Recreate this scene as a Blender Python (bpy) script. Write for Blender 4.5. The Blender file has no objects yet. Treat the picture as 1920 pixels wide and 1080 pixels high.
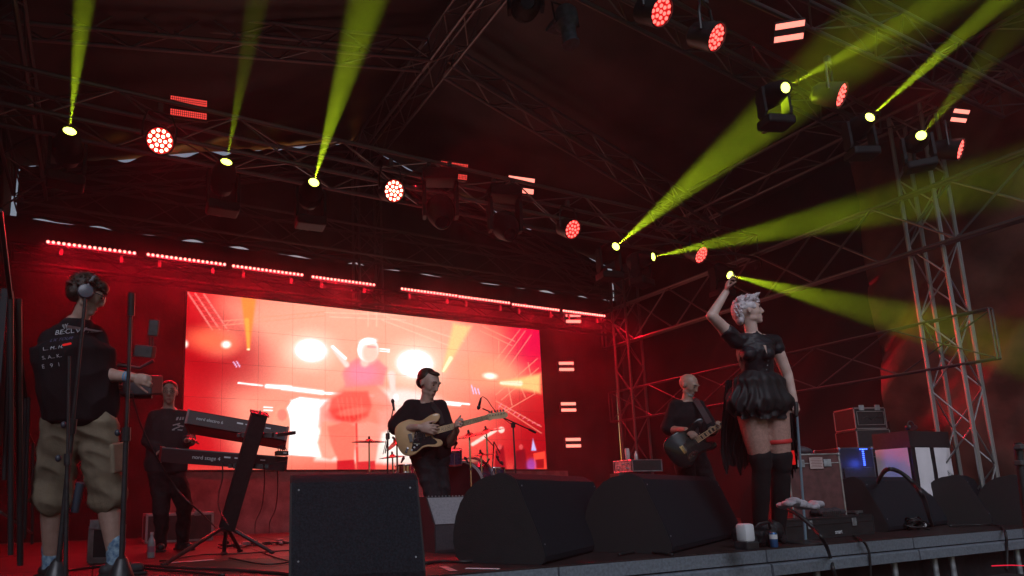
import bpy, bmesh, math, random
import numpy as np
from mathutils import Vector, Matrix, Euler, noise
R = math.radians
random.seed(7)
scene = bpy.context.scene
C = scene.collection

# ------------------------------------------------------------------ camera
PX, PY, FL = 780.0, 733.0, 1222.0            # principal point and focal length of the 1920x1080 photograph
EYE = Vector((0, 0, 1.64))
DECK = 1.2                                   # height of the stage deck above the ground
def _n(*a): return Vector(a).normalized()
cu = _n(3320-PX, 875-PY, FL)                 # world X, Z and Y seen in camera axes (right, down, forward)
cw = _n(600-PX, -6560-PY, FL); cw = (cw - cu*cw.dot(cu)).normalized()
cv = cw.cross(cu)
if cv.z < 0: cv = -cv
CM = Matrix((cu, cv, cw))                    # camera axes -> world
cam_d = bpy.data.cameras.new('camera'); cam = bpy.data.objects.new('camera', cam_d); C.objects.link(cam)
right = CM @ Vector((1, 0, 0)); down = CM @ Vector((0, 1, 0)); fwd = CM @ Vector((0, 0, 1))
m3 = Matrix((right, -down, -fwd)).transposed()
cam.matrix_world = Matrix.Translation(EYE) @ m3.to_4x4()
cam_d.sensor_width = 36; cam_d.lens = 36*FL/1920
cam_d.shift_x = (960-PX)/1920; cam_d.shift_y = (PY-540)/1920
cam_d.clip_start = 0.05; cam_d.clip_end = 3000
scene.camera = cam

def frame(zdir, up=(0, 0, 1)):
    """3x3 matrix whose z column is zdir and whose y column leans to up"""
    z = Vector(zdir).normalized(); u = Vector(up)
    if abs(z.dot(u.normalized())) > .98: u = Vector((0, 1, 0))
    x = u.cross(z).normalized(); y = z.cross(x)
    return Matrix((x, y, z)).transposed()

# ------------------------------------------------------------------ sky, exposure
world = bpy.data.worlds.new('World'); scene.world = world; world.use_nodes = True
wn = world.node_tree.nodes; wl = world.node_tree.links
sky = wn.new('ShaderNodeTexSky'); sky.sky_type = 'NISHITA'; sky.sun_disc = False
sky.sun_elevation = R(0.5); sky.sun_rotation = R(20); sky.air_density = 1.0; sky.ozone_density = 1.6
bg = wn['Background']; bg.inputs[1].default_value = 0.35
wl.new(sky.outputs[0], bg.inputs[0])
sun_d = bpy.data.lights.new('sun', 'SUN'); sun_d.energy = 1.3; sun_d.angle = R(35); sun_d.color = (.84, .86, 1)
sun = bpy.data.objects.new('sun', sun_d); C.objects.link(sun)
sun.rotation_euler = frame(Vector((-.5, -1, .85))).to_euler()   # soft evening light from the open front
scene.view_settings.view_transform = 'Standard'; scene.view_settings.look = 'None'
scene.view_settings.exposure = 0.0; scene.view_settings.gamma = 1
scene.view_settings.use_curve_mapping = False
scene.cycles.use_denoising = True
scene.cycles.volume_bounces = 0
scene.cycles.max_bounces = 5; scene.cycles.diffuse_bounces = 3; scene.cycles.glossy_bounces = 2
scene.cycles.transmission_bounces = 3; scene.cycles.transparent_max_bounces = 12
scene.cycles.sample_clamp_indirect = 3
scene.cycles.caustics_reflective = False; scene.cycles.caustics_refractive = False

# ------------------------------------------------------------------ helpers
def ray(px, py): return CM @ Vector((px-PX, py-PY, FL))
def on(px, py, X=None, Y=None, Z=None):
    """point of the world plane X=, Y= or Z= seen at a pixel of the photograph"""
    r = ray(px, py)
    if X is not None: return EYE + r*(X-EYE.x)/r.x
    if Y is not None: return EYE + r*(Y-EYE.y)/r.y
    return EYE + r*(Z-EYE.z)/r.z
def dep(px, py, d): return EYE + ray(px, py)/FL*d
def pix(p):
    c = CM.transposed() @ (Vector(p)-EYE)
    return (PX+FL*c.x/c.z, PY+FL*c.y/c.z)
def tag(o, label=None, cat=None, group=None, kind=None):
    if label: o['label'] = label
    if cat: o['category'] = cat
    if group: o['group'] = group
    if kind: o['kind'] = kind
    return o
def thing(name, label, cat, loc=(0, 0, 0), rot=None, group=None):
    o = bpy.data.objects.new(name, None); C.objects.link(o); o.location = loc
    if rot is not None: o.rotation_euler = rot.to_euler() if hasattr(rot, 'to_euler') else rot
    o.empty_display_size = .1
    return tag(o, label, cat, group)
def copy_tree(o, parent=None):
    c = o.copy(); C.objects.link(c)
    if parent: c.parent = parent
    for ch in list(o.children): copy_tree(ch, c)
    return c

class MB:
    """collects shapes and links them as ONE mesh object"""
    def __init__(s): s.v = []; s.f = []; s.m = []; s.mi = 0
    def add(s, vs, fs):
        b = len(s.v); s.v += [Vector(p) for p in vs]; s.f += [[i+b for i in f] for f in fs]; s.m += [s.mi]*len(fs); return s
    def box(s, c, d, M=None, bev=0):
        c = Vector(c); hx, hy, hz = d[0]/2, d[1]/2, d[2]/2
        if bev <= 0:
            P = [(x*hx, y*hy, z*hz) for x in (-1, 1) for y in (-1, 1) for z in (-1, 1)]
            F = [(0, 1, 3, 2), (4, 6, 7, 5), (0, 4, 5, 1), (2, 3, 7, 6), (0, 2, 6, 4), (1, 5, 7, 3)]
        else:
            bm = bmesh.new(); bmesh.ops.create_cube(bm, size=1)
            for q in bm.verts: q.co = Vector((q.co.x*d[0], q.co.y*d[1], q.co.z*d[2]))
            bmesh.ops.bevel(bm, geom=bm.edges[:], offset=bev, segments=2, affect='EDGES', profile=.5)
            bm.verts.ensure_lookup_table()
            for i, q in enumerate(bm.verts): q.index = i
            P = [q.co.copy() for q in bm.verts]; F = [[q.index for q in f.verts] for f in bm.faces]; bm.free()
        M = M or Matrix.Identity(3)
        return s.add([c + M @ Vector(p) for p in P], F)
    def tube(s, a, b, r, r2=None, n=8, caps=True):
        a = Vector(a); b = Vector(b); r2 = r if r2 is None else r2
        M = frame(b-a); P = []; F = []
        for q, rr in ((a, r), (b, r2)):
            for i in range(n):
                t = 2*math.pi*i/n; P.append(q + M @ Vector((rr*math.cos(t), rr*math.sin(t), 0)))
        for i in range(n): j = (i+1) % n; F.append((i, j, n+j, n+i))
        if caps: F += [tuple(range(n-1, -1, -1)), tuple(range(n, 2*n))]
        return s.add(P, F)
    def path(s, pts, r, n=6, up=None):
        pts = [Vector(p) for p in pts]; P = []; F = []; K = len(pts); prev = None
        for k in range(K):
            t = (pts[min(k+1, K-1)] - pts[max(k-1, 0)]).normalized()
            if prev is None: M = frame(t)
            else:
                x = prev.col[0] - t*prev.col[0].dot(t)
                x = x.normalized() if x.length > 1e-5 else frame(t).col[0]
                M = Matrix((x, t.cross(x), t)).transposed()
            prev = M; rr = r[k] if hasattr(r, '__len__') else r
            for i in range(n):
                a = 2*math.pi*i/n; P.append(pts[k] + M @ Vector((rr*math.cos(a), rr*math.sin(a), 0)))
        for k in range(K-1):
            for i in range(n):
                j = (i+1) % n; F.append((k*n+i, k*n+j, (k+1)*n+j, (k+1)*n+i))
        F += [tuple(range(n-1, -1, -1)), tuple(range((K-1)*n, K*n))]
        return s.add(P, F)
    def lathe(s, prof, c=(0, 0, 0), M=None, n=20, caps=True):
        """prof: (radius, z) pairs"""
        c = Vector(c); M = M or Matrix.Identity(3); P = []; F = []; K = len(prof)
        for r, z in prof:
            for i in range(n):
                t = 2*math.pi*i/n; P.append(c + M @ Vector((r*math.cos(t), r*math.sin(t), z)))
        for k in range(K-1):
            for i in range(n):
                j = (i+1) % n; F.append((k*n+i, k*n+j, (k+1)*n+j, (k+1)*n+i))
        if caps: F += [tuple(range(n-1, -1, -1)), tuple(range((K-1)*n, K*n))]
        return s.add(P, F)
    def ell(s, c, r, M=None, n=14, k=9):
        if not hasattr(r, '__len__'): r = (r, r, r)
        c = Vector(c); M = M or Matrix.Identity(3); P = []; F = []
        for a in range(k):
            ph = math.pi*(a+.5)/k
            for i in range(n):
                t = 2*math.pi*i/n
                P.append(c + M @ Vector((r[0]*math.sin(ph)*math.cos(t), r[1]*math.sin(ph)*math.sin(t), -r[2]*math.cos(ph))))
        for a in range(k-1):
            for i in range(n):
                j = (i+1) % n; F.append((a*n+i, a*n+j, (a+1)*n+j, (a+1)*n+i))
        F += [tuple(range(n-1, -1, -1)), tuple(range((k-1)*n, k*n))]
        return s.add(P, F)
    def cap(s, a, b, r, r2=None, n=14):
        """tapered capsule"""
        a = Vector(a); b = Vector(b); r2 = r if r2 is None else r2; L = (b-a).length
        if L < 1e-6: return s.ell(a, r)
        prof = [(r*math.cos(t), -r*math.sin(t)) for t in (1.4, 1.0, .6, .25, 0)] + [(r2*math.cos(t), L+r2*math.sin(t)) for t in (0, .25, .6, 1.0, 1.4)]
        return s.lathe(prof, a, frame(b-a), n)
    def prism(s, poly, z0, z1, M=None, c=(0, 0, 0)):
        """poly: (x, y) outline, extruded z0..z1 in the frame M at c"""
        c = Vector(c); M = M or Matrix.Identity(3); n = len(poly)
        P = [c + M @ Vector((x, y, z)) for z in (z0, z1) for x, y in poly]
        F = [(i, (i+1) % n, n+(i+1) % n, n+i) for i in range(n)]
        F += [tuple(range(n-1, -1, -1)), tuple(range(n, 2*n))]
        return s.add(P, F)
    def loft(s, rings, n=20):
        """rings: (centre, half_x_vector, half_y_vector)"""
        P = []; F = []
        for c, a, b in rings:
            c = Vector(c); a = Vector(a); b = Vector(b)
            for i in range(n):
                t = 2*math.pi*i/n; P.append(c + a*math.cos(t) + b*math.sin(t))
        K = len(rings)
        for k in range(K-1):
            for i in range(n):
                j = (i+1) % n; F.append((k*n+i, k*n+j, (k+1)*n+j, (k+1)*n+i))
        F += [tuple(range(n-1, -1, -1)), tuple(range((K-1)*n, K*n))]
        return s.add(P, F)
    def mesh(s, name, off=(0, 0, 0), Minv=None):
        me = bpy.data.meshes.new(name); off = Vector(off)
        V = [p-off for p in s.v]
        if Minv is not None: V = [Minv @ p for p in V]
        me.from_pydata([tuple(p) for p in V], [], s.f); me.update()
        return me
    def build(s, name, mats, parent=None, world=False, smooth=None, fixn=True):
        """world=True: the vertices are world points although the parent stands elsewhere"""
        if world and parent is not None:
            W = parent_matrix(parent); me = s.mesh(name, W.translation, W.to_3x3().inverted())
        else: me = s.mesh(name)
        if fixn:
            bm = bmesh.new(); bm.from_mesh(me); bmesh.ops.recalc_face_normals(bm, faces=bm.faces); bm.to_mesh(me); bm.free()
        if not isinstance(mats, (list, tuple)): mats = [mats]
        for m in mats: me.materials.append(m)
        if len(mats) > 1: me.polygons.foreach_set('material_index', s.m)
        if smooth is not None: shade(me, smooth)
        o = bpy.data.objects.new(name, me); C.objects.link(o)
        if parent is not None: o.parent = parent
        return o
def parent_matrix(p):
    M = Matrix.LocRotScale(p.location, p.rotation_euler, p.scale)
    return parent_matrix(p.parent) @ M if p.parent else M
def shade(me, ang=40):
    me.polygons.foreach_set('use_smooth', [True]*len(me.polygons))
    if ang < 180:
        try: me.set_sharp_from_angle(angle=R(ang))
        except Exception: pass

# ------------------------------------------------------------------ materials
def mat(name, col, rough=.6, metal=0, nscale=None, namt=.25, bump=0, bscale=None, spec=.5, emit=None, estr=0, coords='Object', sheen=0, col2=None, trans=0, coat=0):
    m = bpy.data.materials.new(name); m.use_nodes = True; nt = m.node_tree; b = nt.nodes['Principled BSDF']
    b.inputs['Base Color'].default_value = (*col, 1); b.inputs['Roughness'].default_value = rough
    b.inputs['Metallic'].default_value = metal; b.inputs['Specular IOR Level'].default_value = spec
    if sheen: b.inputs['Sheen Weight'].default_value = sheen; b.inputs['Sheen Roughness'].default_value = .5
    if trans: b.inputs['Transmission Weight'].default_value = trans
    if coat: b.inputs['Coat Weight'].default_value = coat; b.inputs['Coat Roughness'].default_value = .08
    if emit: b.inputs['Emission Color'].default_value = (*emit, 1); b.inputs['Emission Strength'].default_value = estr
    tc = nt.nodes.new('ShaderNodeTexCoord')
    if nscale:
        n = nt.nodes.new('ShaderNodeTexNoise'); n.inputs['Scale'].default_value = nscale; n.inputs['Detail'].default_value = 5
        nt.links.new(tc.outputs[coords], n.inputs['Vector'])
        r = nt.nodes.new('ShaderNodeValToRGB'); c2 = col2 or tuple(c*(1-namt) for c in col); c1 = col if col2 else tuple(min(1, c*(1+namt)) for c in col)
        r.color_ramp.elements[0].position = .35; r.color_ramp.elements[1].position = .65
        r.color_ramp.elements[0].color = (*c2, 1); r.color_ramp.elements[1].color = (*c1, 1)
        nt.links.new(n.outputs[0], r.inputs[0]); nt.links.new(r.outputs[0], b.inputs['Base Color'])
        rr = nt.nodes.new('ShaderNodeMapRange'); rr.inputs[3].default_value = max(0, rough-.12); rr.inputs[4].default_value = min(1, rough+.12)
        nt.links.new(n.outputs[0], rr.inputs[0]); nt.links.new(rr.outputs[0], b.inputs['Roughness'])
    if bump:
        n2 = nt.nodes.new('ShaderNodeTexNoise'); n2.inputs['Scale'].default_value = bscale or 60; n2.inputs['Detail'].default_value = 4
        nt.links.new(tc.outputs[coords], n2.inputs['Vector'])
        bp = nt.nodes.new('ShaderNodeBump'); bp.inputs['Strength'].default_value = bump; bp.inputs['Distance'].default_value = .01
        nt.links.new(n2.outputs[0], bp.inputs['Height']); nt.links.new(bp.outputs[0], b.inputs['Normal'])
    return m
def emat(name, col, strength):
    m = bpy.data.materials.new(name); m.use_nodes = True; nt = m.node_tree; nt.nodes.clear()
    e = nt.nodes.new('ShaderNodeEmission'); e.inputs[0].default_value = (*col, 1); e.inputs[1].default_value = strength
    o = nt.nodes.new('ShaderNodeOutputMaterial'); nt.links.new(e.outputs[0], o.inputs[0]); return m

ALU = mat('truss_aluminium', (.42, .42, .43), .38, .85, 9, .3, .1, 60)
ALU_DK = mat('dark_truss', (.09, .09, .095), .5, .5, 9, .3)
FIXT = mat('matte_black_fixture', (.008, .008, .009), .6, 0, 30, .3, spec=.25)
BLACKM = mat('black_powder_coat', (.018, .018, .02), .45, 0, 30, .3, .15, 200)
BLACKP = mat('black_plastic', (.02, .02, .022), .38, 0, 25, .3)
RUBBER = mat('black_rubber', (.015, .015, .016), .75)
CABLE = mat('cable_rubber', (.012, .012, .013), .5)
ALU_RF = mat('roof_truss_aluminium', (.17, .165, .17), .42, .7, 9, .3)
CHROME = mat('chrome', (.7, .7, .72), .14, 1, 30, .1)
STEEL = mat('galvanised_steel', (.34, .36, .38), .5, .6, 14, .35, .15, 80)
CLOTHB = mat('black_molton', (.018, .016, .017), .95, 0, 3, .3, .5, 25, spec=.15)
TARP = mat('black_tarpaulin', (.022, .021, .024), .5, 0, 2, .3, .25, 18, spec=.35)
WHITEP = mat('white_print', (.7, .7, .72), .6)
GLASSB = mat('dark_lens_glass', (.01, .01, .012), .06, 0, spec=.8)
# ------------------------------------------------------------------ ground, deck, walls, roof
XL, XR, YF, YB, XM = -1.25, 9.9, 3.52, 10.45, 4.0
EAVE, RIDGE = 6.6, 8.2
m_ground = mat('trodden_asphalt', (.05, .05, .052), .9, 0, 2, .4, .4, 40)
g = MB().add([(-400, -400, 0), (400, -400, 0), (400, 400, 0), (-400, 400, 0)], [(0, 1, 2, 3)]).build('ground', m_ground); tag(g, kind='structure')
# deck of separate phenolic panels 2 x 1 m
m_deck = mat('phenolic_deck', (.038, .022, .021), .6, 0, 5, .35, .2, 90, col2=(.020, .013, .013), spec=.25)
deck = bpy.data.objects.new('stage_deck', None); C.objects.link(deck); deck.location = (XM, 7, DECK); tag(deck, kind='structure')
sub = MB().box((0, 0, -.13), (XR-XL+.3, 6.95, .04)).build('deck_frame', BLACKM, deck)
pm = MB().box((0, 0, -.02), (1.994, .994, .04), bev=.003).mesh('deck_panel'); pm.materials.append(m_deck)
for ix in range(7):
    for iy in range(7):
        o = bpy.data.objects.new('deck_panel', pm); C.objects.link(o); o.parent = deck
        o.location = (-5+ix*2, -2.97+iy, random.uniform(-.0015, .0015))
# aluminium edge along the front: pieces of 2 m, upper lip and lower rail
edge = bpy.data.objects.new('stage_edge', None); C.objects.link(edge); edge.location = (XM, YF, DECK); tag(edge, kind='structure')
m_edge = mat('weathered_edge_profile', (.19, .22, .26), .5, .35, 45, .18, .3, 60)
eb = MB(); eb.prism([(-.02, -.008), (-.02, -.1), (.0, -.105), (.0, -.012)], -.992, .992, Matrix(((0, 0, 1), (1, 0, 0), (0, 1, 0))))
eb2 = MB(); eb2.prism([(-.05, -.112), (-.058, -.125), (-.058, -.2), (-.02, -.21), (.03, -.21), (.03, -.112)], -.985, .985, Matrix(((0, 0, 1), (1, 0, 0), (0, 1, 0))))
em1 = eb.mesh('edge_profile'); em1.materials.append(m_edge); em2 = eb2.mesh('edge_rail'); em2.materials.append(m_edge)
for i in range(8):
    for nm, me in (('edge_profile', em1), ('edge_rail', em2)):
        o = bpy.data.objects.new(nm, me); C.objects.link(o); o.parent = edge; o.location = (-6.3+i*2, 0, 0)
legm = MB().tube((0, 0, -1.2), (0, 0, -.21), .026, n=12).mesh('scaffold_leg'); legm.materials.append(STEEL); shade(legm)
for x in (6.7, 7.4, -5.1, -3.1, -1.25, -.55, .75, 1.4, 2.5, 3.15, 3.45, 4.7, 5.3):
    o = bpy.data.objects.new('scaffold_leg', legm); C.objects.link(o); o.parent = edge; o.location = (x, .06, 0)
# skirt of hanging black cloth behind the legs
def cloth(name, o0, ux, uz, w, h, nu, nv, amp, mtl, fold=9., seed=0, diag=0., thick=0, par=None, sag=0):
    """hanging cloth sheet with vertical or diagonal folds as real relief"""
    o0 = Vector(o0); ux = Vector(ux).normalized(); uz = Vector(uz).normalized(); nn = ux.cross(uz); P = []; F = []
    for j in range(nv+1):
        for i in range(nu+1):
            a = i/nu*w; b = j/nv*h
            t = a + diag*b
            f = math.sin(t*fold+2.5*noise.noise((t*.8, b*.25, seed)))*.6 + .8*noise.noise((t*1.6, b*.5, seed+5)) + .35*noise.noise((t*5, b*1.3, seed+9))
            P.append(o0 + ux*a + uz*b + nn*(f*amp - sag*math.sin(math.pi*b/h)*math.sin(math.pi*a/w)))
    for j in range(nv):
        for i in range(nu):
            q = j*(nu+1)+i; F.append((q, q+1, q+nu+2, q+nu+1))
    o = MB().add(P, F).build(name, mtl, par, smooth=180, fixn=False)
    return o
tag(cloth('stage_skirt', (XL-.1, YF+.18, 0), (1, 0, 0), (0, 0, 1), 13.6, 1.0, 300, 4, .03, CLOTHB, 16), 'gathered black cloth skirt hanging under the stage edge', 'stage skirt')
# back wall, black molton; daylight shows above it and where it is laced
tag(cloth('back_drape', (XL-.15, YB, DECK), (1, 0, 0), (0, 0, 1), XR-XL+.12, 4.62, 260, 12, .035, CLOTHB, 7, 3), 'black backdrop cloth hanging behind the video wall', 'backdrop cloth')
# triangular gable cloth above, laced to the roof with gaps of daylight
gb = MB(); P = []; F = []
N = 260
def roof_z(x): return RIDGE - (RIDGE-EAVE)*abs(x-XM)/(XR-XM if x > XM else XM-XL)
rnd = random.Random(3)
z0 = DECK+4.62
gl = lambda x: .012 + .05*max(0, noise.noise((x*2.3, 4, 0))) + (.03 if rnd.random() < .25 else 0)
for i in range(N+1):
    x = XL + (XR-XL)*i/N
    yy = YB + .03*math.sin(x*9)
    lo = z0 + max(-.01, .06*noise.noise((x*2.9, 0, 2)) - .002); hi = roof_z(x) - max(-.02, .09*noise.noise((x*3.3, 7, 1))+.004)
    P += [(x, yy, lo), (x, yy+.05*math.sin(x*5), (lo+hi)/2), (x, yy, hi)]
for i in range(N):
    for k in (0, 1): F.append((3*i+k, 3*i+3+k, 3*i+4+k, 3*i+1+k))
tag(gb.add(P, F).build('gable_cloth', TARP, smooth=180, fixn=False), 'triangular black cloth closing the rear gable with slits of daylight', 'gable cloth')
# narrow corner cloth whose edge gapes here and there
P = []; F = []; N = 60
for i in range(N+1):
    z = DECK + 4.62*i/N; gp = .10*max(0, noise.noise((z*1.9, 3.3, 0))-.12)
    P += [(XR-.08, YB-.04, z), (XR+.15-gp*2, YB-.04+.02*math.sin(z*4), z)]
for i in range(N): F.append((2*i, 2*i+1, 2*i+3, 2*i+2))
tag(MB().add(P, F).build('corner_drape', CLOTHB, fixn=False), 'narrow black corner cloth with thin gaps of daylight', 'corner cloth')
# side walls
m_sidb = mat('side_wall_shade', (.007, .0055, .006), .8, 0, 2.2, .5, .35, 14, spec=.4)  # shade of the rear wall put into a darker cloth colour
tag(cloth('side_drape', (XR+.12, 10.5, 0), (0, -1, 0), (0, 0, 1), 5.2, 6.6, 130, 50, .06, m_sidb, 3.6, 11, -.6), 'side wall cloth behind the bass player and the cases, its shade put into the colour', 'side wall')
m_fold = mat('side_wall_red_light', (.13, .05, .04), .38, 0, 2.2, .5, .35, 14, spec=.5)  # red light on the front wall put into the cloth colour
tag(cloth('side_drape', (XR+.10, 5.32, 0), (0, -1, 0), (0, 0, 1), 3.1, 6.6, 110, 80, .085, m_fold, 4.4, 17, -.8), 'creased side wall cloth behind the right tower, red light put into its colour', 'side wall')
tag(cloth('side_drape', (XL-.12, 3.2, 0), (0, 1, 0), (0, 0, 1), 7.4, 6.6, 120, 30, .06, CLOTHB, 6, 21, .2), 'plain black side wall cloth at the left of the stage', 'side wall')
# roof canopy: two pitched sheets with creases
m_roof = mat('roof_canopy', (.045, .032, .032), .5, 0, 1.5, .4, .3, 10, spec=.3)
roof = bpy.data.objects.new('roof_canopy', None); C.objects.link(roof); roof.location = (XM, 6.5, RIDGE)
tag(roof, 'black pitched fabric canopy over the stage', 'canopy')
for sgn in (-1, 1):
    P = []; F = []; nu, nv = 150, 60
    for j in range(nv+1):
        for i in range(nu+1):
            y = 1.2 + (YB+.1-1.2)*i/nu; s = j/nv; x = XM + sgn*s*((XR+.25-XM) if sgn > 0 else (XM-XL+.25)); z = roof_z(x)
            bay = (y-2.3) % 2.75/2.75
            z -= .10*math.sin(math.pi*bay)*math.sin(math.pi*s)
            t = y*1.1 + 2.2*s*sgn
            z += .045*math.sin(t*5+3*noise.noise((t, s*2, sgn))) * (.3+noise.noise((y*.5, s*2, 3))) + .03*noise.noise((y*2.2, s*5, 8))
            P.append((x-XM, y-6.5, z-RIDGE+.05))
    for j in range(nv):
        for i in range(nu):
            q = j*(nu+1)+i; F.append((q, q+1, q+nu+2, q+nu+1))
    MB().add(P, F).build('roof_sheet', m_roof, roof, smooth=180, fixn=False)
# stage smoke: one closed box round camera and stage
hz = MB().box((4.2, 5, 4.2), (14.5, 15, 10.4)).build('haze', bpy.data.materials.new('stage_smoke')); tag(hz, kind='stuff')
hm = hz.data.materials[0]; hm.use_nodes = True; nt = hm.node_tree; nt.nodes.clear()
pv = nt.nodes.new('ShaderNodeVolumePrincipled'); pv.inputs['Color'].default_value = (.9, .9, .92, 1)

# density shaped for the red glow: thickest at the back, thin in front, billowing
hg = nt.nodes.new('ShaderNodeNewGeometry'); hs_ = nt.nodes.new('ShaderNodeSeparateXYZ'); nt.links.new(hg.outputs['Position'], hs_.inputs[0])
h1 = nt.nodes.new('ShaderNodeMapRange'); h1.inputs[1].default_value = 7.4; h1.inputs[2].default_value = 10.2; h1.inputs[3].default_value = .0027; h1.inputs[4].default_value = .021; h1.interpolation_type = 'SMOOTHSTEP'
hn = nt.nodes.new('ShaderNodeTexNoise'); hn.inputs['Scale'].default_value = 1.5; hn.inputs['Detail'].default_value = 3; hn.inputs['Distortion'].default_value = .4
h2 = nt.nodes.new('ShaderNodeMapRange'); h2.inputs[1].default_value = .32; h2.inputs[2].default_value = .68; h2.inputs[3].default_value = .25; h2.inputs[4].default_value = 2.0
hm2 = nt.nodes.new('ShaderNodeMath'); hm2.operation = 'MULTIPLY'
nt.links.new(hs_.outputs[1], h1.inputs[0]); nt.links.new(hg.outputs['Position'], hn.inputs['Vector']); nt.links.new(hn.outputs[0], h2.inputs[0])
nt.links.new(h1.outputs[0], hm2.inputs[0]); nt.links.new(h2.outputs[0], hm2.inputs[1]); nt.links.new(hm2.outputs[0], pv.inputs['Density'])
pv.inputs['Anisotropy'].default_value = .4
out = nt.nodes.new('ShaderNodeOutputMaterial'); nt.links.new(pv.outputs[0], out.inputs['Volume'])
# ------------------------------------------------------------------ trusses
_cyl = {}
def unit_cyl(m, n=8):
    k = (m.name, n)
    if k not in _cyl:
        me = MB().tube((0, 0, 0), (0, 0, 1), 1, n=n).mesh('tube'); me.materials.append(m); shade(me); _cyl[k] = me
    return _cyl[k]
def rod(name, root, a, b, r, m, n=8):
    """a tube that shares one mesh, stretched between two world points"""
    a = Vector(a); b = Vector(b)
    o = bpy.data.objects.new(name, unit_cyl(m, n)); C.objects.link(o); o.parent = root
    o.rotation_mode = 'QUATERNION'; o.rotation_quaternion = frame(b-a).to_quaternion()
    o.location = a - root.location; o.scale = (r, r, (b-a).length)
    return o
def truss(label, a, b, w=.29, h=.29, pitch=.5, up=(0, 0, 1), m=ALU, r=.025, rb=.009, name='box_truss', planar=False, group=None, w_off=0):
    """a..b is the middle of the lower side; four chords with zigzag braces on each side"""
    a = Vector(a); b = Vector(b); d = (b-a); L = d.length; t = d.normalized()
    u = Vector(up); u = (u - t*u.dot(t)).normalized(); s = t.cross(u)
    root = thing(name, label, 'truss', a, group=group)
    n = max(2, round(L/pitch)); 
    cs = [(-w/2, 0), (w/2, 0), (w/2, h), (-w/2, h)] if not planar else [(0, 0), (0, h)]
    P = lambda c, k: a + s*c[0] + u*c[1] + t*(L*k/n)
    for c in cs: rod('chord', root, P(c, 0), P(c, n), r, m)
    sides = [(0, 1), (1, 2), (2, 3), (3, 0)] if not planar else [(0, 1)]
    for si, (i, j) in enumerate(sides):
        for k in range(n):
            p, q = (P(cs[i], k), P(cs[j], k+1)) if (k+si) % 2 == 0 else (P(cs[j], k), P(cs[i], k+1))
            rod('brace', root, p, q, rb, m, 6)
    for k in (0, n) if not planar else ():
        for i in range(4): rod('end_bar', root, P(cs[i], k), P(cs[(i+1) % 4], k), rb*1.2, m, 6)
    return root
XE = 9.2
# lights of the video wall side: low truss that carries the LED bars
truss('long horizontal truss under the row of red LED bars above the screen', (XL+.05, 9.88, 4.90), (XE+.4, 9.88, 4.90), .28, .26, .5, m=mat('black_truss', (.010, .010, .011), .85, 0, spec=.15))
truss('horizontal lighting truss across the stage with the moving heads on it', (XL+.05, 6.75, 5.33), (XE+.2, 6.75, 5.33), .4, .4, .6, m=ALU_RF)
truss('dark rear truss just under the gable cloth', (XL+.05, 9.9, 5.75), (XE+.4, 9.9, 5.75), .35, .5, .7, m=ALU_DK)
# roof: rafters at Y=7, ridge beam, eave beams, mid rafter
truss('right rafter truss sloping from the ridge down to the side wall', (XM+.15, 7.25, 7.60), (XE+.1, 7.25, 6.05), .26, .3, .42, m=ALU_RF)
truss('left rafter truss falling from the ridge across the top left', (XM-.15, 7.25, 7.60), (XL+.1, 7.25, 6.55), .26, .3, .42, m=ALU_RF)
truss('ridge truss running back from the top of the picture', (XM, 3.2, 7.60), (XM, 10.2, 7.60), .35, .4, .5, m=ALU_RF)
truss('rear right rafter truss near the gable cloth', (XM+.2, 10.15, 7.45), (XE+.1, 10.15, 6.0), .26, .3, .6, m=ALU_DK)
truss('rear left rafter truss near the gable cloth', (XM-.2, 10.15, 7.45), (XL+.1, 10.15, 6.0), .26, .3, .6, m=ALU_DK)
e2 = Vector((XE, 4.6, 6.35)); e1 = on(1150, 0, Y=4.6) + Vector((0, 0, -.05)); dd = e2-e1
truss('front rafter truss running from the top edge to the right eave', e1-dd*.3, e2, .26, .28, .42, m=ALU_RF)
truss('pair of red lit eave trusses above the right side wall', (XE, 1.4, 6.40), (XE, 8.2, 6.40), .45, .42, .55, m=ALU_RF)
truss('left eave truss above the camera operator', (XL+.2, 3.0, 5.95), (XL+.2, 10, 5.95), .4, .4, .6, m=ALU_DK)
truss('tall lattice girder along the right side wall behind the singer', (XE+.1, 0.3, 4.62), (XE+.1, 10.1, 4.62), .1, .76, .9, r=.024, rb=.016, m=ALU_RF)
truss('low rail girder of the right side wall', (XE+.15, 3.7, 3.1), (XE+.15, 10.1, 3.1), .08, .6, 1.1, r=.014, rb=.010, m=ALU_DK)
truss('front lighting truss high above the stage edge', (XM-2.2, 3.15, 5.95), (XE+.25, 3.15, 5.95), .3, .3, .5, m=ALU_DK)
# towers
twb = dep(1853, 880, 7.75)
truss('tall tower truss of grey tubes at the right front corner', (twb.x, twb.y, 0), (twb.x, twb.y, 6.6), .37, .37, .46, up=(0, 1, 0), r=.026, rb=.010, name='tower_truss')
truss('dark tower truss in the far right rear corner', (on(1195, 700, Y=9.3).x, 9.3, DECK), (on(1195, 700, Y=9.3).x, 9.3, 6.0), .36, .36, .5, up=(0, 1, 0), m=ALU_DK, name='tower_truss')
truss('dark hanging tower truss behind the middle of the light row', (on(690, 400, Y=10.1).x, 10.0, 4.9), (on(690, 400, Y=10.1).x, 10.0, 7.4), .42, .3, .5, up=(0, 1, 0), m=ALU_DK, name='tower_truss')
# diagonal stay wires
for lab, a, b in (('thin stay rod rising from the left wall to the truss', on(5, 388, Y=9.3), on(126, 307, Y=9.3)),
                  ('thin stay wire falling from the truss to the rear corner', on(1070, 460, Y=9.6), on(1150, 580, Y=9.6)),
                  ):
    o = MB().tube(a, b, .012, n=6).build('stay_wire', ALU_DK); tag(o, lab, 'stay wire')

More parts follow.
